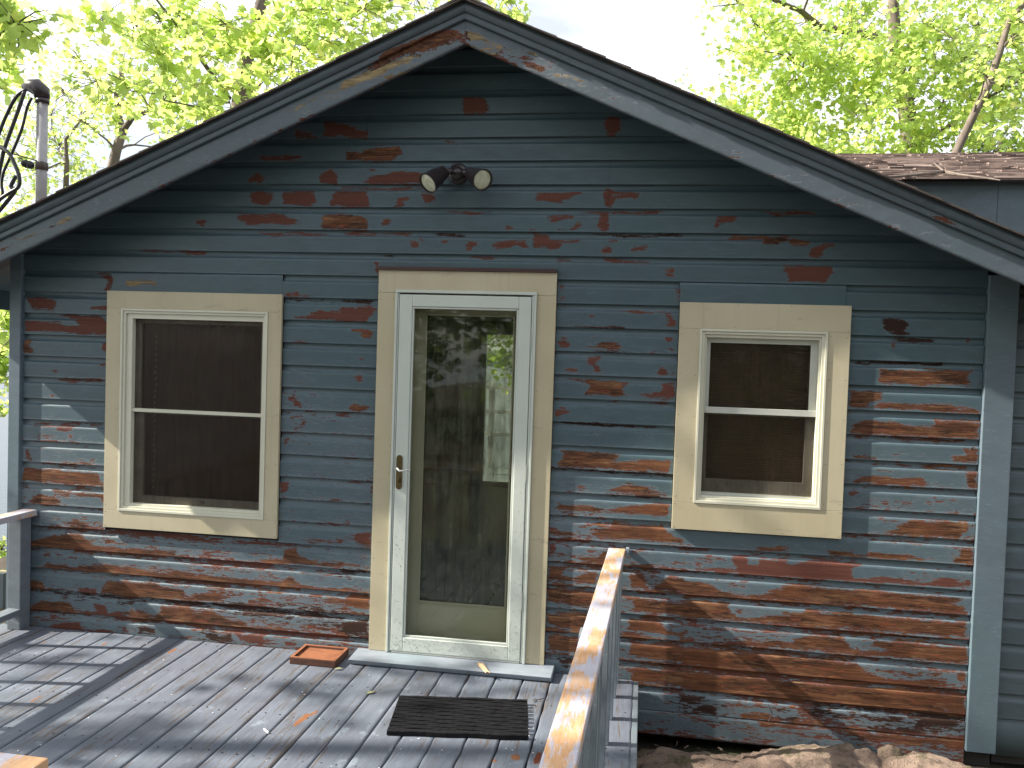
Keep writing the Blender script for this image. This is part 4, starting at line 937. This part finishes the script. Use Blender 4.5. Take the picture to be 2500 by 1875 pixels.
# door mat
mat = empty('door_mat', (.677, -.70, DZ), label='black ribbed rubber door mat lying on the deck boards in front of the door', cat='door mat'); mat.rotation_euler.z = math.radians(8.5)
MW = mat.matrix_basis.copy()
def loc(V): return [tuple(MW @ Vector(v)) for v in V]
mb = MB().box(-.312, .312, -.192, .192, .001, .005); mb.v = loc(mb.v); mb.build('base', M['black'], mat)
for i in range(19):
    y = -.190 + i * .0211; v = []; f = []; ph = random.random() * 6; nn = 44; hh = .026 if i in (0, 18) else .022; wv = .0026
    for j in range(nn):
        x = -.316 + .632 * j / (nn - 1); w2 = .0058 if i not in (0, 18) else .0085; dy = wv * math.sin(x * 26 + (i % 2) * math.pi) + random.uniform(-.0006, .0006); dz = random.uniform(-.001, .001)
        for (a, b) in ((-w2, .004), (-w2, hh - .004), (-w2 * .55, hh), (w2 * .55, hh), (w2, hh - .004), (w2, .004)): v.append((x, y + dy + a, b + (dz if b > .01 else 0)))
    for j in range(nn - 1):
        for k in range(6): f.append((j * 6 + k, j * 6 + (k + 1) % 6, j * 6 + 6 + (k + 1) % 6, j * 6 + 6 + k))
    f += [tuple(range(5, -1, -1)), tuple((nn - 1) * 6 + k for k in range(6))]
    mesh_from('rib', loc(v), f, M['black'], mat)
# tray
ty = empty('plant_tray', (-.247, -.118, DZ), label='square rusty terracotta coloured tray on the deck against the wall left of the door', cat='tray')
P = MB(); x0, x1, y0, y1 = -.378, -.118, -.228, -.012; z1 = DZ + .038
P.box(x0, x1, y0, y0 + .018, DZ + .001, z1).box(x0, x1, y1 - .018, y1, DZ + .001, z1).box(x0, x0 + .018, y0 + .0185, y1 - .0185, DZ + .001, z1).box(x1 - .018, x1, y0 + .0185, y1 - .0185, DZ + .001, z1)
P.build('rim', M['tray_side'], ty, bevel=.003)
MB().frame(x0 + .001, x1 - .001, 0, 1, 0, 0, 0, 0, 0, 0) if False else None
P = MB(); zz = z1 + .0005
P.box(x0 + .001, x1 - .001, y0 + .001, y0 + .017, z1, z1 + .002).box(x0 + .001, x1 - .001, y1 - .017, y1 - .001, z1, z1 + .002).box(x0 + .001, x0 + .017, y0 + .0175, y1 - .0175, z1, z1 + .002).box(x1 - .017, x1 - .001, y0 + .0175, y1 - .0175, z1, z1 + .002)
P.build('rim_top', M['terracotta'], ty); MB().box(x0 + .018, x1 - .018, y0 + .0185, y1 - .0185, DZ + .002, DZ + .028).build('tray_floor', M['terracotta'], ty)
# bits on the deck
ch = MB().hexa([(.640, -.100, -2.0905), (.668, -.085, -2.0885), (.715, -.178, -2.094), (.700, -.190, -2.096), (.636, -.098, -2.084), (.664, -.083, -2.081), (.714, -.178, -2.089), (.702, -.190, -2.089)]).tube([(.632, -.075, -2.083), (.66, -.12, -2.081), (.725, -.20, -2.088)], [.001, .006, .002], 5).build('wood_chip', M['chip']); props(ch, label='pale splinter of fresh wood lying on the blue door sill', cat='wood chip')
def flat_leaf(name, c, ln, wd, ang, lab, mat='dryleaf', cat='leaf'):
    v = []; f = []
    for i in range(7):
        t = i / 6; ww = wd * math.sin(math.pi * min(1, t * .96 + .02)) ** .8; x = (t - .5) * ln; z = .003 + .004 * math.sin(t * 3.1)
        for s_ in (-1, 0, 1): v.append((c[0] + x * math.cos(ang) - s_ * ww * math.sin(ang), c[1] + x * math.sin(ang) + s_ * ww * math.cos(ang), c[2] + z + .003 * abs(s_)))
    for i in range(6):
        for j in range(2): f.append((i * 3 + j, i * 3 + j + 1, i * 3 + j + 4, i * 3 + j + 3))
    return props(mesh_from(name, v, f, M[mat]), label=lab, cat=cat)
flat_leaf('leaf', (.176, -.509, DZ), .055, .011, .9, 'pale green leaf lying on the deck between the tray and the mat')
flat_leaf('leaf', (-.093, -.245, DZ), .05, .010, .5, 'small pale leaf on the deck just in front of the rusty tray')
flat_leaf('leaf', (.61, -.165, DZ), .05, .006, 1.2, 'narrow pale leaf half tucked under the front edge of the door sill') if False else None
c_ = MB().tube([tuple(at_z(645, 1780, DZ + .004)), tuple(at_z(655, 1789, DZ + .006))], [.004, .005], 6).build('paint_flake', M['white_paint']); props(c_, label='white curled flake of paint on the deck boards left of the mat', cat='paint flake')
fk = MB()
for i in range(120):
    x, y = random.uniform(-2, 1.3), random.uniform(-2.2, -.1); r = random.uniform(.0015, .005); a = random.random() * 6
    fk.hexa([(x + r * math.cos(a + k * 1.57), y + r * .6 * math.sin(a + k * 1.57), DZ + .0012) for k in range(4)] + [(x + r * math.cos(a + k * 1.57), y + r * .6 * math.sin(a + k * 1.57), DZ + .0032) for k in range(4)])
o = fk.build('paint_flakes', M['white_paint']); props(o, kind='stuff', label='tiny white flakes of scraped paint scattered over the deck boards')
tw = MB().tube([at_z(1300, 1709, DZ + .006), at_z(1320, 1707, DZ + .010), at_z(1335, 1703, DZ + .006)], [.0022, .0025, .0012], 5).tube([at_z(1306, 1705, DZ + .006), at_z(1303, 1713, DZ + .006)], .002, 5).build('twig', M['bark_dark']); props(tw, label='short dark twig on the deck at the right edge of the mat', cat='twig')

# ------------------------------------------------------------------ service mast with cables
ms = empty('service_mast', (-2.325, .3, .3), label='grey electrical service mast with a curved weatherhead rising behind the left roof edge', cat='service mast')
MB().tube([(-2.325, .3, .05), (-2.327, .3, 1.09)], .033, 20).build('pipe', M['galv'], ms, True)
MB().tube([(-2.327, .3, 1.07), (-2.327, .3, 1.10)], .041, 20).tube([(-2.327, .3, 1.10), (-2.335, .3, 1.145), (-2.365, .295, 1.172), (-2.41, .29, 1.178), (-2.455, .285, 1.170)], [.043, .052, .053, .040, .016], 18).build('weatherhead', M['lamp_body'], ms, True)
MB().tube([(-2.325, .3, .655), (-2.325, .3, .70)], .037, 20).box(-2.30, -2.285, .25, .29, .66, .70).build('clamp', M['bark_dark'], ms, True)
MB().lathe((-2.36, .27, .675), (-1, 0, .25), [(0, .008), (.01, .022), (.03, .026), (.036, .014), (.044, .014), (.05, .026), (.07, .022), (.08, 0)], 16).build('insulator', M['cable'], ms, True)
def cab(pts, r, lab, yv=.22):
    P_ = [at_y(a / 2.6333, b / 2.6333, yv) for a, b in pts]; Q = []
    for i in range(len(P_) - 1):
        p0, p1, p2, p3 = P_[max(i - 1, 0)], P_[i], P_[i + 1], P_[min(i + 2, len(P_) - 1)]
        for t in (0, .25, .5, .75):
            Q.append(.5 * ((2 * p1) + (-p0 + p2) * t + (2 * p0 - 5 * p1 + 4 * p2 - p3) * t * t + (-p0 + 3 * p1 - 3 * p2 + p3) * t ** 3))
    Q.append(P_[-1]); return props(MB().tube(Q, r, 8).build('cable', M['cable'], smooth=True), label=lab, cat='cable', group='cables hanging from the service mast')
cab([(168, 575), (110, 615), (60, 700), (0, 840), (-80, 1080)], .011, 'black cable arcing leftmost from the weatherhead out of the picture')
cab([(158, 585), (120, 700), (80, 810), (30, 950), (0, 1080), (-40, 1300)], .012, 'twisted black cable dropping from the weatherhead between the two others')
cab([(205, 628), (175, 690), (140, 830), (70, 1000), (25, 1100), (10, 1180), (15, 1255), (-30, 1330)], .009, 'thin black cable nearest the mast, dropping in a long curve from the weatherhead', .26)
cab([(-60, 925), (0, 943), (60, 990), (105, 1080), (125, 1150), (115, 1205), (60, 1240), (0, 1280), (-60, 1330)], .012, 'black cable looping round in a hoop below the weatherhead beside the mast', .2)
cab([(105, 1130), (70, 1200), (100, 1220), (50, 1290), (0, 1350), (-60, 1420)], .012, 'short black cable tail with splices under the looped cable', .24)
cab([(240, 1035), (160, 1010), (70, 985), (-40, 940)], .004, 'thin support wire running left from the insulator on the mast', .27)

# ------------------------------------------------------------------ rocks below the wall
def rock(name, c, r, seed, lab, sub=5):
    bm = bmesh.new(); bmesh.ops.create_icosphere(bm, subdivisions=sub, radius=1)
    for v in bm.verts:
        d = v.co.copy(); k = 1 + .26 * noise.noise(d * 1.3 + Vector((seed, 0, 0))) + .14 * noise.noise(d * 3.4 + Vector((0, seed, 0))) + .07 * noise.noise(d * 9 + Vector((seed, 0, 0))) + .035 * noise.noise(d * 22) + .016 * noise.noise(d * 55) - .05 * max(0, 1 - abs(noise.noise(d * 2.4 + Vector((0, 0, seed)))) * 9)
        v.co = Vector((d.x * r[0], d.y * r[1], d.z * r[2])) * k + Vector(c)
    me = bpy.data.meshes.new(name); bm.to_mesh(me); bm.free(); me.materials.append(M['rock'])
    for p in me.polygons: p.use_smooth = True
    o = bpy.data.objects.new(name, me); COL.objects.link(o); return props(o, label=lab, cat='rock')
rock('bedrock', (2.30, -.56, -2.55), (.86, .50, .30), 3.1, 'large pink granite rock bulging up against the foot of the wall below the right window', 7)
rock('bedrock', (2.86, -.42, -2.46), (.44, .30, .20), 8.4, 'mossy granite rock at the foot of the wall near the right corner board', 6)
rock('bedrock', (1.85, -1.0, -2.66), (.62, .5, .22), 5.7, 'low flat granite rock in shade beside the deck edge', 6)
rock('stone', (2.70, -.30, -2.27), (.055, .04, .045), 1.2, 'small rounded stone wedged between the two granite rocks', 3)
lt = MB()
for i in range(260):
    x, y = random.uniform(1.55, 3.4), random.uniform(-1.6, -.05); z = -2.44 + .03 * random.random(); a = random.random() * 6; l_ = random.uniform(.01, .05)
    lt.tube([(x, y, z), (x + l_ * math.cos(a), y + l_ * math.sin(a), z + random.uniform(-.004, .01))], random.uniform(.0012, .003), 4)
o = lt.build('leaf_litter', M['bark']); props(o, kind='stuff', label='dry needles, twigs and bits of leaf on the dark soil under the wall')
tg = MB().tube([(2.176, -.03, -2.275), (2.19, -.035, -2.23), (2.17, -.04, -2.185)], [.003, .004, .002], 5).build('twig', M['bark_dark']); props(tg, label='thin dark twig leaning upright against the bottom siding board behind the rock', cat='twig')
px_pts = [(1500 / 2.6333 + 1660 - 400, 0)]
def on_roof(px, py):
    d = CR * ((px - 1250) / FPX) - CU * ((py - 937.5) / FPX) + CW; nn = Vector((0, -RS, 1)); p0 = Vector((0, RY - .09, .792)); return CAM + d * ((p0 - CAM).dot(nn) / d.dot(nn))
rt = [on_roof(1660 + a / 2.6333, b / 2.6333) for a, b in ((1260, 1140), (1420, 1132), (1560, 1118), (1700, 1104), (1800, 1122), (1940, 1140), (2060, 1158))]
b_ = MB().tube(rt, [.004, .008, .009, .012, .008, .006, .003], 6); b_.tube([rt[3], rt[3] + Vector((-.02, .15, .09)), rt[3] + Vector((.06, .3, .12))], [.008, .005, .002], 5)
props(b_.build('fallen_branch', M['bark']), label='thin bare branch lying along the low shingled roof at the right', cat='branch')
# post and box seen past the left corner
pp = empty('mooring_post', (-3.4, 1.3, -3), label='pale treated timber post with a dark plate just past the left railing', cat='post')
q0 = at_y(-6, 1400, 1.2); board('post_timber', q0.x - .05, q0.x + .045, 1.2, 1.3, -3.6, q0.z, M['timber'], pp); board('metal_plate', q0.x + .012, q0.x + .075, 1.17, 1.198, q0.z - .26, q0.z + .01, M['rail_paint'], pp)
# white railing on the lake side, seen through the door glass
br = empty('lakeside_railing', (.4, 8.6, -2.2), label='white railing on the lake side seen faintly through the door glass', cat='railing')
for z in (-.92, -1.30, -1.66): board('rail', -2.2, 3.0, 8.58, 8.62, z - .03, z + .03, M['white_paint'], br, 0)
for x in (-2.2, -.9, .4, 1.7, 3.0): board('post', x - .045, x + .045, 8.625, 8.70, -4.2, -.85, M['white_paint'], br, 0)
bd = MB().box(-2.4, 3.2, 6.45, 8.7, -2.3, -2.2).build('lakeside_deck', M['sill']); props(bd, label='blue-grey deck platform behind the cottage on the lake side', cat='deck')

# ------------------------------------------------------------------ trees
LEAF = np.array([(0, 0, 0), (.18, -.02, 0), (.50, .10, .03), (.34, .34, .04), (.56, .62, .02), (.24, .62, .03), (0, 1.0, -.06), (-.24, .62, .03), (-.56, .62, .02), (-.34, .34, .04), (-.50, .10, .03), (-.18, -.02, 0)], float)
LF = np.array([(0, i, i + 1) for i in range(1, 11)])
LEAF2 = np.array([(0, 0, 0), (.45, .25, .05), (.3, .75, .0), (0, 1, -.08), (-.3, .75, 0), (-.45, .25, .05)], float); LF2 = np.array([(0, i, i + 1) for i in range(1, 5)])
def leaves(name, C, size, mat, parent, simple_=False, flat=.75):
    C = np.asarray(C); n = len(C); T, TF = (LEAF2, LF2) if simple_ else (LEAF, LF)
    nrm = rng.normal(size=(n, 3)) * flat + np.array([0, 0, 1.0]); nrm /= np.linalg.norm(nrm, axis=1)[:, None]
    t = rng.normal(size=(n, 3)) + np.array([0, 0, -.5]); t -= (t * nrm).sum(1)[:, None] * nrm; t /= np.linalg.norm(t, axis=1)[:, None]
    s_ = np.cross(t, nrm); S = size * (rng.uniform(.6, 1.25, n))[:, None, None]
    V = C[:, None, :] + S * (T[None, :, 0:1] * s_[:, None, :] + T[None, :, 1:2] * t[:, None, :] + T[None, :, 2:3] * nrm[:, None, :])
    m = len(T); F = (TF[None] + (np.arange(n) * m)[:, None, None]).reshape(-1, 3)
    o = mesh_from(name, V.reshape(-1, 3), F, mat, parent); attr(o, 'rnd', np.repeat(rng.uniform(0, 1, n), m)); return o
def tree(name, trunk, tr0, tr1, blobs, nl, size, label, bark='bark', leaf='leaf', group=None, simple_=False, cat='tree', limbs=(), tw=12, flat=.9):
    """trunk: points bottom to top; blobs: (centre, radius); leaves sit along twigs that grow from limbs to the blobs"""
    root = empty(name, tuple(trunk[0]), label=label, cat=cat); 
    if group: root['group'] = group
    trunk = [Vector(p) for p in trunk]; n = len(trunk); R = [tr0 + (tr1 - tr0) * i / (n - 1) for i in range(n)]
    MB().tube(trunk, R, 10).build('trunk', M[bark], root, True)
    b = MB(); pts = []
    for l_, r0 in limbs: b.tube(l_, [r0 * (1 - .65 * i / (len(l_) - 1)) for i in range(len(l_))], 7)
    anchors = [(p, R[i]) for i, p in enumerate(trunk) if i > 0] + [(Vector(p), r0 * .6) for l_, r0 in limbs for p in l_[1:]]
    for c, r in blobs:
        c = Vector(c); best = min(anchors, key=lambda a: (a[0] - c).length + max(0, a[0].z - c.z + .3) * 1.2); a0, r0 = best
        r0 = min(r0 * .6, .012 + .012 * (a0 - c).length); mid = (a0 + c) / 2 + Vector((random.uniform(-.15, .15), random.uniform(-.15, .15), .12)) * (a0 - c).length * .5
        b.tube([a0, (a0 + mid) / 2 + Vector((random.uniform(-.04, .04), 0, .03)), mid, (mid + c) / 2, c], [r0, r0 * .85, r0 * .65, r0 * .5, r0 * .35], 6, False)
        if len(anchors) < 400: anchors.append((mid, r0 * .7)); anchors.append((c, r0 * .45))
        for _ in range(tw):
            d = Vector(rng.normal(size=3)).normalized(); e = c + Vector((d.x * r, d.y * r, d.z * r * .8)) * random.uniform(.6, 1.15); m = (c + e) / 2 + Vector(rng.normal(size=3)) * r * .12
            b.tube([c, m, e], [r0 * .35 + .002, .004, .002], 4, False)
            k = int(nl / tw * random.uniform(.5, 1.5)); tt = rng.uniform(.25, 1.12, k)
            A = np.array(c)[None] * ((1 - tt) ** 2)[:, None] + 2 * np.array(m)[None] * (tt * (1 - tt))[:, None] + np.array(e)[None] * (tt ** 2)[:, None]
            pts.append(A + rng.normal(size=(k, 3)) * r * .17)
    b.build('limbs', M[bark], root, True)
    leaves('crown', np.concatenate(pts), size, M[leaf], root, simple_, flat)
    return root
def bl(lst, d, rp=78, dj=1.2):
    rp *= 1.3
    out = []
    for (px, py) in lst:
        dd = d + random.uniform(-dj, dj); out.append((at_d(px + random.uniform(-12, 12), py + random.uniform(-12, 12), dd), rp * dd / FPX * random.uniform(.85, 1.25)))
    return out
def tp(lst, d, zb=-6.0):
    P_ = [at_d(a, b, d) for a, b in lst]; return [Vector((P_[0].x, P_[0].y, zb))] + P_
# left: big leaved maple close behind the roof
A_ = [(330, 60), (450, 40), (560, 60), (680, 40), (790, 45), (900, 20), (1010, -10), (400, 130), (520, 140), (640, 125), (740, 105), (840, 90), (300, 140), (460, 210), (560, 205), (640, 195), (330, 215), (245, 195), (1150, 5), (240, 50), (480, 265), (410, 260), (700, 170),
      (300, -60), (450, -80), (620, -70), (800, -80), (960, -100), (350, -200), (560, -210), (760, -220), (930, -230), (600, 110), (380, 40), (860, 30), (500, 90), (740, 30), (250, 260), (1230, -20)]
tree('maple_tree', tp([(560, 500), (585, 260), (600, 150), (640, 0), (660, -200)], 10.2), .14, .05, bl(A_, 9.3, 74, 2), 118, .092, 'broad leaved maple whose yellow-green crown fills the sky above the left roof slope', limbs=[([at_d(560, 240, 10.2), at_d(480, 130, 9.4), at_d(430, 60, 9.2), at_d(375, -10, 9)], .03), ([at_d(620, 60, 10.2), at_d(720, 30, 9.6), at_d(800, 60, 9.2), at_d(880, 25, 9)], .03), ([at_d(560, 250, 10), at_d(430, 235, 9), at_d(320, 222, 8.6)], .016), ([at_d(570, 280, 10), at_d(520, 268, 9), at_d(400, 245, 8.6)], .018)])
# left: grey forked tree further back
B_ = [(170, 235), (200, 300), (150, 345), (200, 415), (110, 430), (390, 350), (60, 470), (130, 280), (430, 320), (30, 415), (90, 350), (60, 390), (240, 250), (190, 150), (150, 390), (30, 530), (-60, 420), (-100, 330), (-80, 540), (130, 490), (15, 330), (80, 270)]
tree('forked_tree', tp([(272, 420), (284, 368), (299, 322), (290, 285), (286, 232), (300, 160)], 12.6), .085, .04, bl(B_, 13.2, 74), 105, .078, 'pale barked forked tree standing behind the left roof slope between mast and maple', limbs=[([at_d(299, 320, 12.6), at_d(322, 288, 12.5), at_d(360, 272, 12.4), at_d(400, 256, 12.3), at_d(430, 248, 12.2)], .05), ([at_d(160, 480, 13), at_d(163, 400, 13), at_d(160, 340, 13), at_d(200, 290, 13)], .045)])
# top left corner
tree('overhanging_maple', [(-9.5, -.5, -5), (-9.2, .2, -1), (-8.2, .4, 2.2), (-6.5, 0.2, 4.2)], .22, .06, bl([(5, 20), (25, 70), (-40, 110), (-70, 30), (-120, -60), (20, -50), (-130, 90), (-200, 0), (-30, 170)], 6.0, 62, .5) + [((-9, .6, 3.4), .9), ((-10.2, 1.2, 4.4), 1.0), ((-8, 1.4, 5.2), 1.0)], 70, .10, 'maple branch with large leaves hanging into the top left corner of the sky', bark='bark_dark')
# right: maple behind the wing
D_ = [(1850, 55), (1795, 20), (1900, 130), (1830, 115), (1980, 60), (2080, 40), (2180, 45), (2280, 50), (2380, 50), (2480, 40), (1950, 185), (2040, 150), (2140, 150), (2240, 150), (2340, 160), (2440, 150), (1905, 235), (1990, 262), (2080, 250), (2180, 250), (2290, 260), (2390, 250), (2480, 250), (1860, 290), (1930, 325), (2020, 335), (2120, 340), (2230, 340), (2340, 345), (2440, 335), (1800, 268), (2600, 100), (2600, 240), (2620, 350),
      (1870, -80), (2000, -90), (2140, -100), (2280, -90), (2420, -80), (2560, -90), (1930, -200), (2100, -220), (2300, -220), (2500, -210), (1760, 300), (1980, 120), (2100, 95), (2210, 200), (2330, 100), (2440, 200)]
tree('maple_tree', tp([(2232, 420), (2222, 330), (2212, 260), (2196, 190), (2186, 100), (2180, 20), (2190, -120)], 13.2), .17, .07, bl(D_, 12.6, 82, 1.6), 300, .086, 'large maple with a brown trunk and bright crown rising behind the right wing roof', limbs=[([at_d(2210, 190, 13.2), at_d(2140, 145, 12.8), at_d(2050, 140, 12.4), at_d(1960, 172, 12.2)], .045), ([at_d(2215, 190, 13.2), at_d(2250, 110, 13), at_d(2268, 50, 12.8)], .04), ([at_d(2140, 90, 13.2), at_d(2000, 65, 12.8), at_d(1960, 30, 12.6), at_d(1890, 0, 12.4), at_d(1850, -25, 12.2)], .06), ([at_d(2220, 250, 13.2), at_d(2290, 170, 12.8), at_d(2380, 130, 12.4), at_d(2440, 105, 12.2)], .035), ([at_d(2230, 350, 13.2), at_d(2300, 320, 12.8), at_d(2400, 245, 12.4), at_d(2500, 190, 12.2)], .045)])
tree('leaning_tree', tp([(2320, 420), (2335, 370), (2375, 285), (2410, 215), (2440, 130), (2462, 55), (2500, 10), (2540, -60)], 10.4, -5), .06, .03, bl([(2460, 110), (2520, 60), (2400, 170), (2510, 170), (2470, -20)], 10.4, 60, .5), 90, .08, 'slender pale stem leaning to the right in front of the big maple')
tree('tall_shrub', tp([(1880, 400), (1930, 320), (1985, 330)], 16, -5), .06, .02, bl([(1730, 290), (1790, 310), (1850, 345), (1930, 360), (2010, 375), (1880, 310), (2100, 385), (2200, 385)], 16, 60, .8), 240, .085, 'lower leafy tree filling the gap between roof ridge and the big right maple')
tree('pine_tree', tp([(2430, 420), (2440, 380), (2445, 330)], 20, -5), .10, .05, bl([(2400, 350), (2440, 360), (2470, 370), (2420, 375)], 20, 40, .6), 300, .07, 'darker green tree top peeking over the wing roof at the right edge', leaf='leaf_dark', bark='bark_dark', simple_=True)
# left edge, down by the water
tree('lakeside_shrub', [(-5.0, 3.6, -5.5), (-4.9, 3.5, -3), (-4.7, 3.4, -1), (-4.7, 3.4, .3)], .05, .02, bl([(5, 720), (0, 790), (-10, 860), (5, 660), (-60, 760), (-70, 900), (-10, 990), (8, 760), (0, 830), (-5, 920), (10, 690)], 9.6, 42, .4), 130, .085, 'leafy young tree by the water seen past the left corner board')
tree('lakeside_shrub', [(-5.2, 5.2, -6.5), (-5.3, 5.1, -4), (-5.3, 5.1, -3.2)], .04, .02, bl([(5, 1340), (0, 1390), (-40, 1370), (-60, 1300)], 10.5, 36, .3), 90, .07, 'small green bush below, beside the timber post at the left edge')
# trees round the viewpoint: they dapple the sun on deck and wall and show in the glass
F_ = []
for i in range(120):
    x = -9.5 + random.uniform(-1.8, 1.8); t = (-9.5 - 0) * -1; y = random.uniform(-5.6, -2.45) if i % 12 else random.uniform(-2.2, -.4); z = random.uniform(2.3, 5.9) if i % 6 else random.uniform(3, 7.6); F_.append(((x, y, z), random.uniform(.25, .5)))
tree('shade_maple', [(-10.5, -3, -3), (-10.3, -3, 0), (-10, -2.8, 3), (-9.6, -2.6, 6)], .2, .06, F_, 44, .10, 'maple standing left of the deck outside the picture, shading it', bark='bark_dark', cat='tree')
def forest(cx, cy, h, r, nb, nl, seed, lab):
    B = [((cx + rng.normal() * r, cy + rng.normal() * r * .6, rng.uniform(-1.2, h)), rng.uniform(.8, 1.4)) for _ in range(int(nb * 1.7))]
    return tree('forest_tree', [(cx, cy, -2.5), (cx, cy, h * .4), (cx + .3, cy, h)], .22, .08, B, nl, .24, lab, bark='bark_dark', leaf='leaf_dark', simple_=True, group='trees behind the viewpoint')
forest(-5, -13, 7, 2.2, 34, 120, 1, 'dense dark tree behind the viewpoint, left of the path, mirrored in the left window')
forest(0, -16, 8.5, 2.6, 38, 120, 2, 'dense dark tree straight behind the viewpoint, mirrored in the door glass')
forest(5.5, -14, 7.5, 2.4, 36, 120, 3, 'dense dark tree behind the viewpoint to the right, mirrored in the right window')
forest(10.5, -12, 8, 2.4, 34, 120, 4, 'dense dark tree far right behind the viewpoint')

tree('lakeside_maple', [(-3.4, 12, -5), (-3.2, 12, -1), (-3.0, 12, 2)], .14, .06, [((-2.2 + random.uniform(-1.8, 2.6), 12 + random.uniform(-1, 1), random.uniform(-.9, 1.6)), random.uniform(.5, .8)) for _ in range(22)], 150, .12, 'sunlit tree on the lake side whose green shows faintly through the door glass', simple_=True)
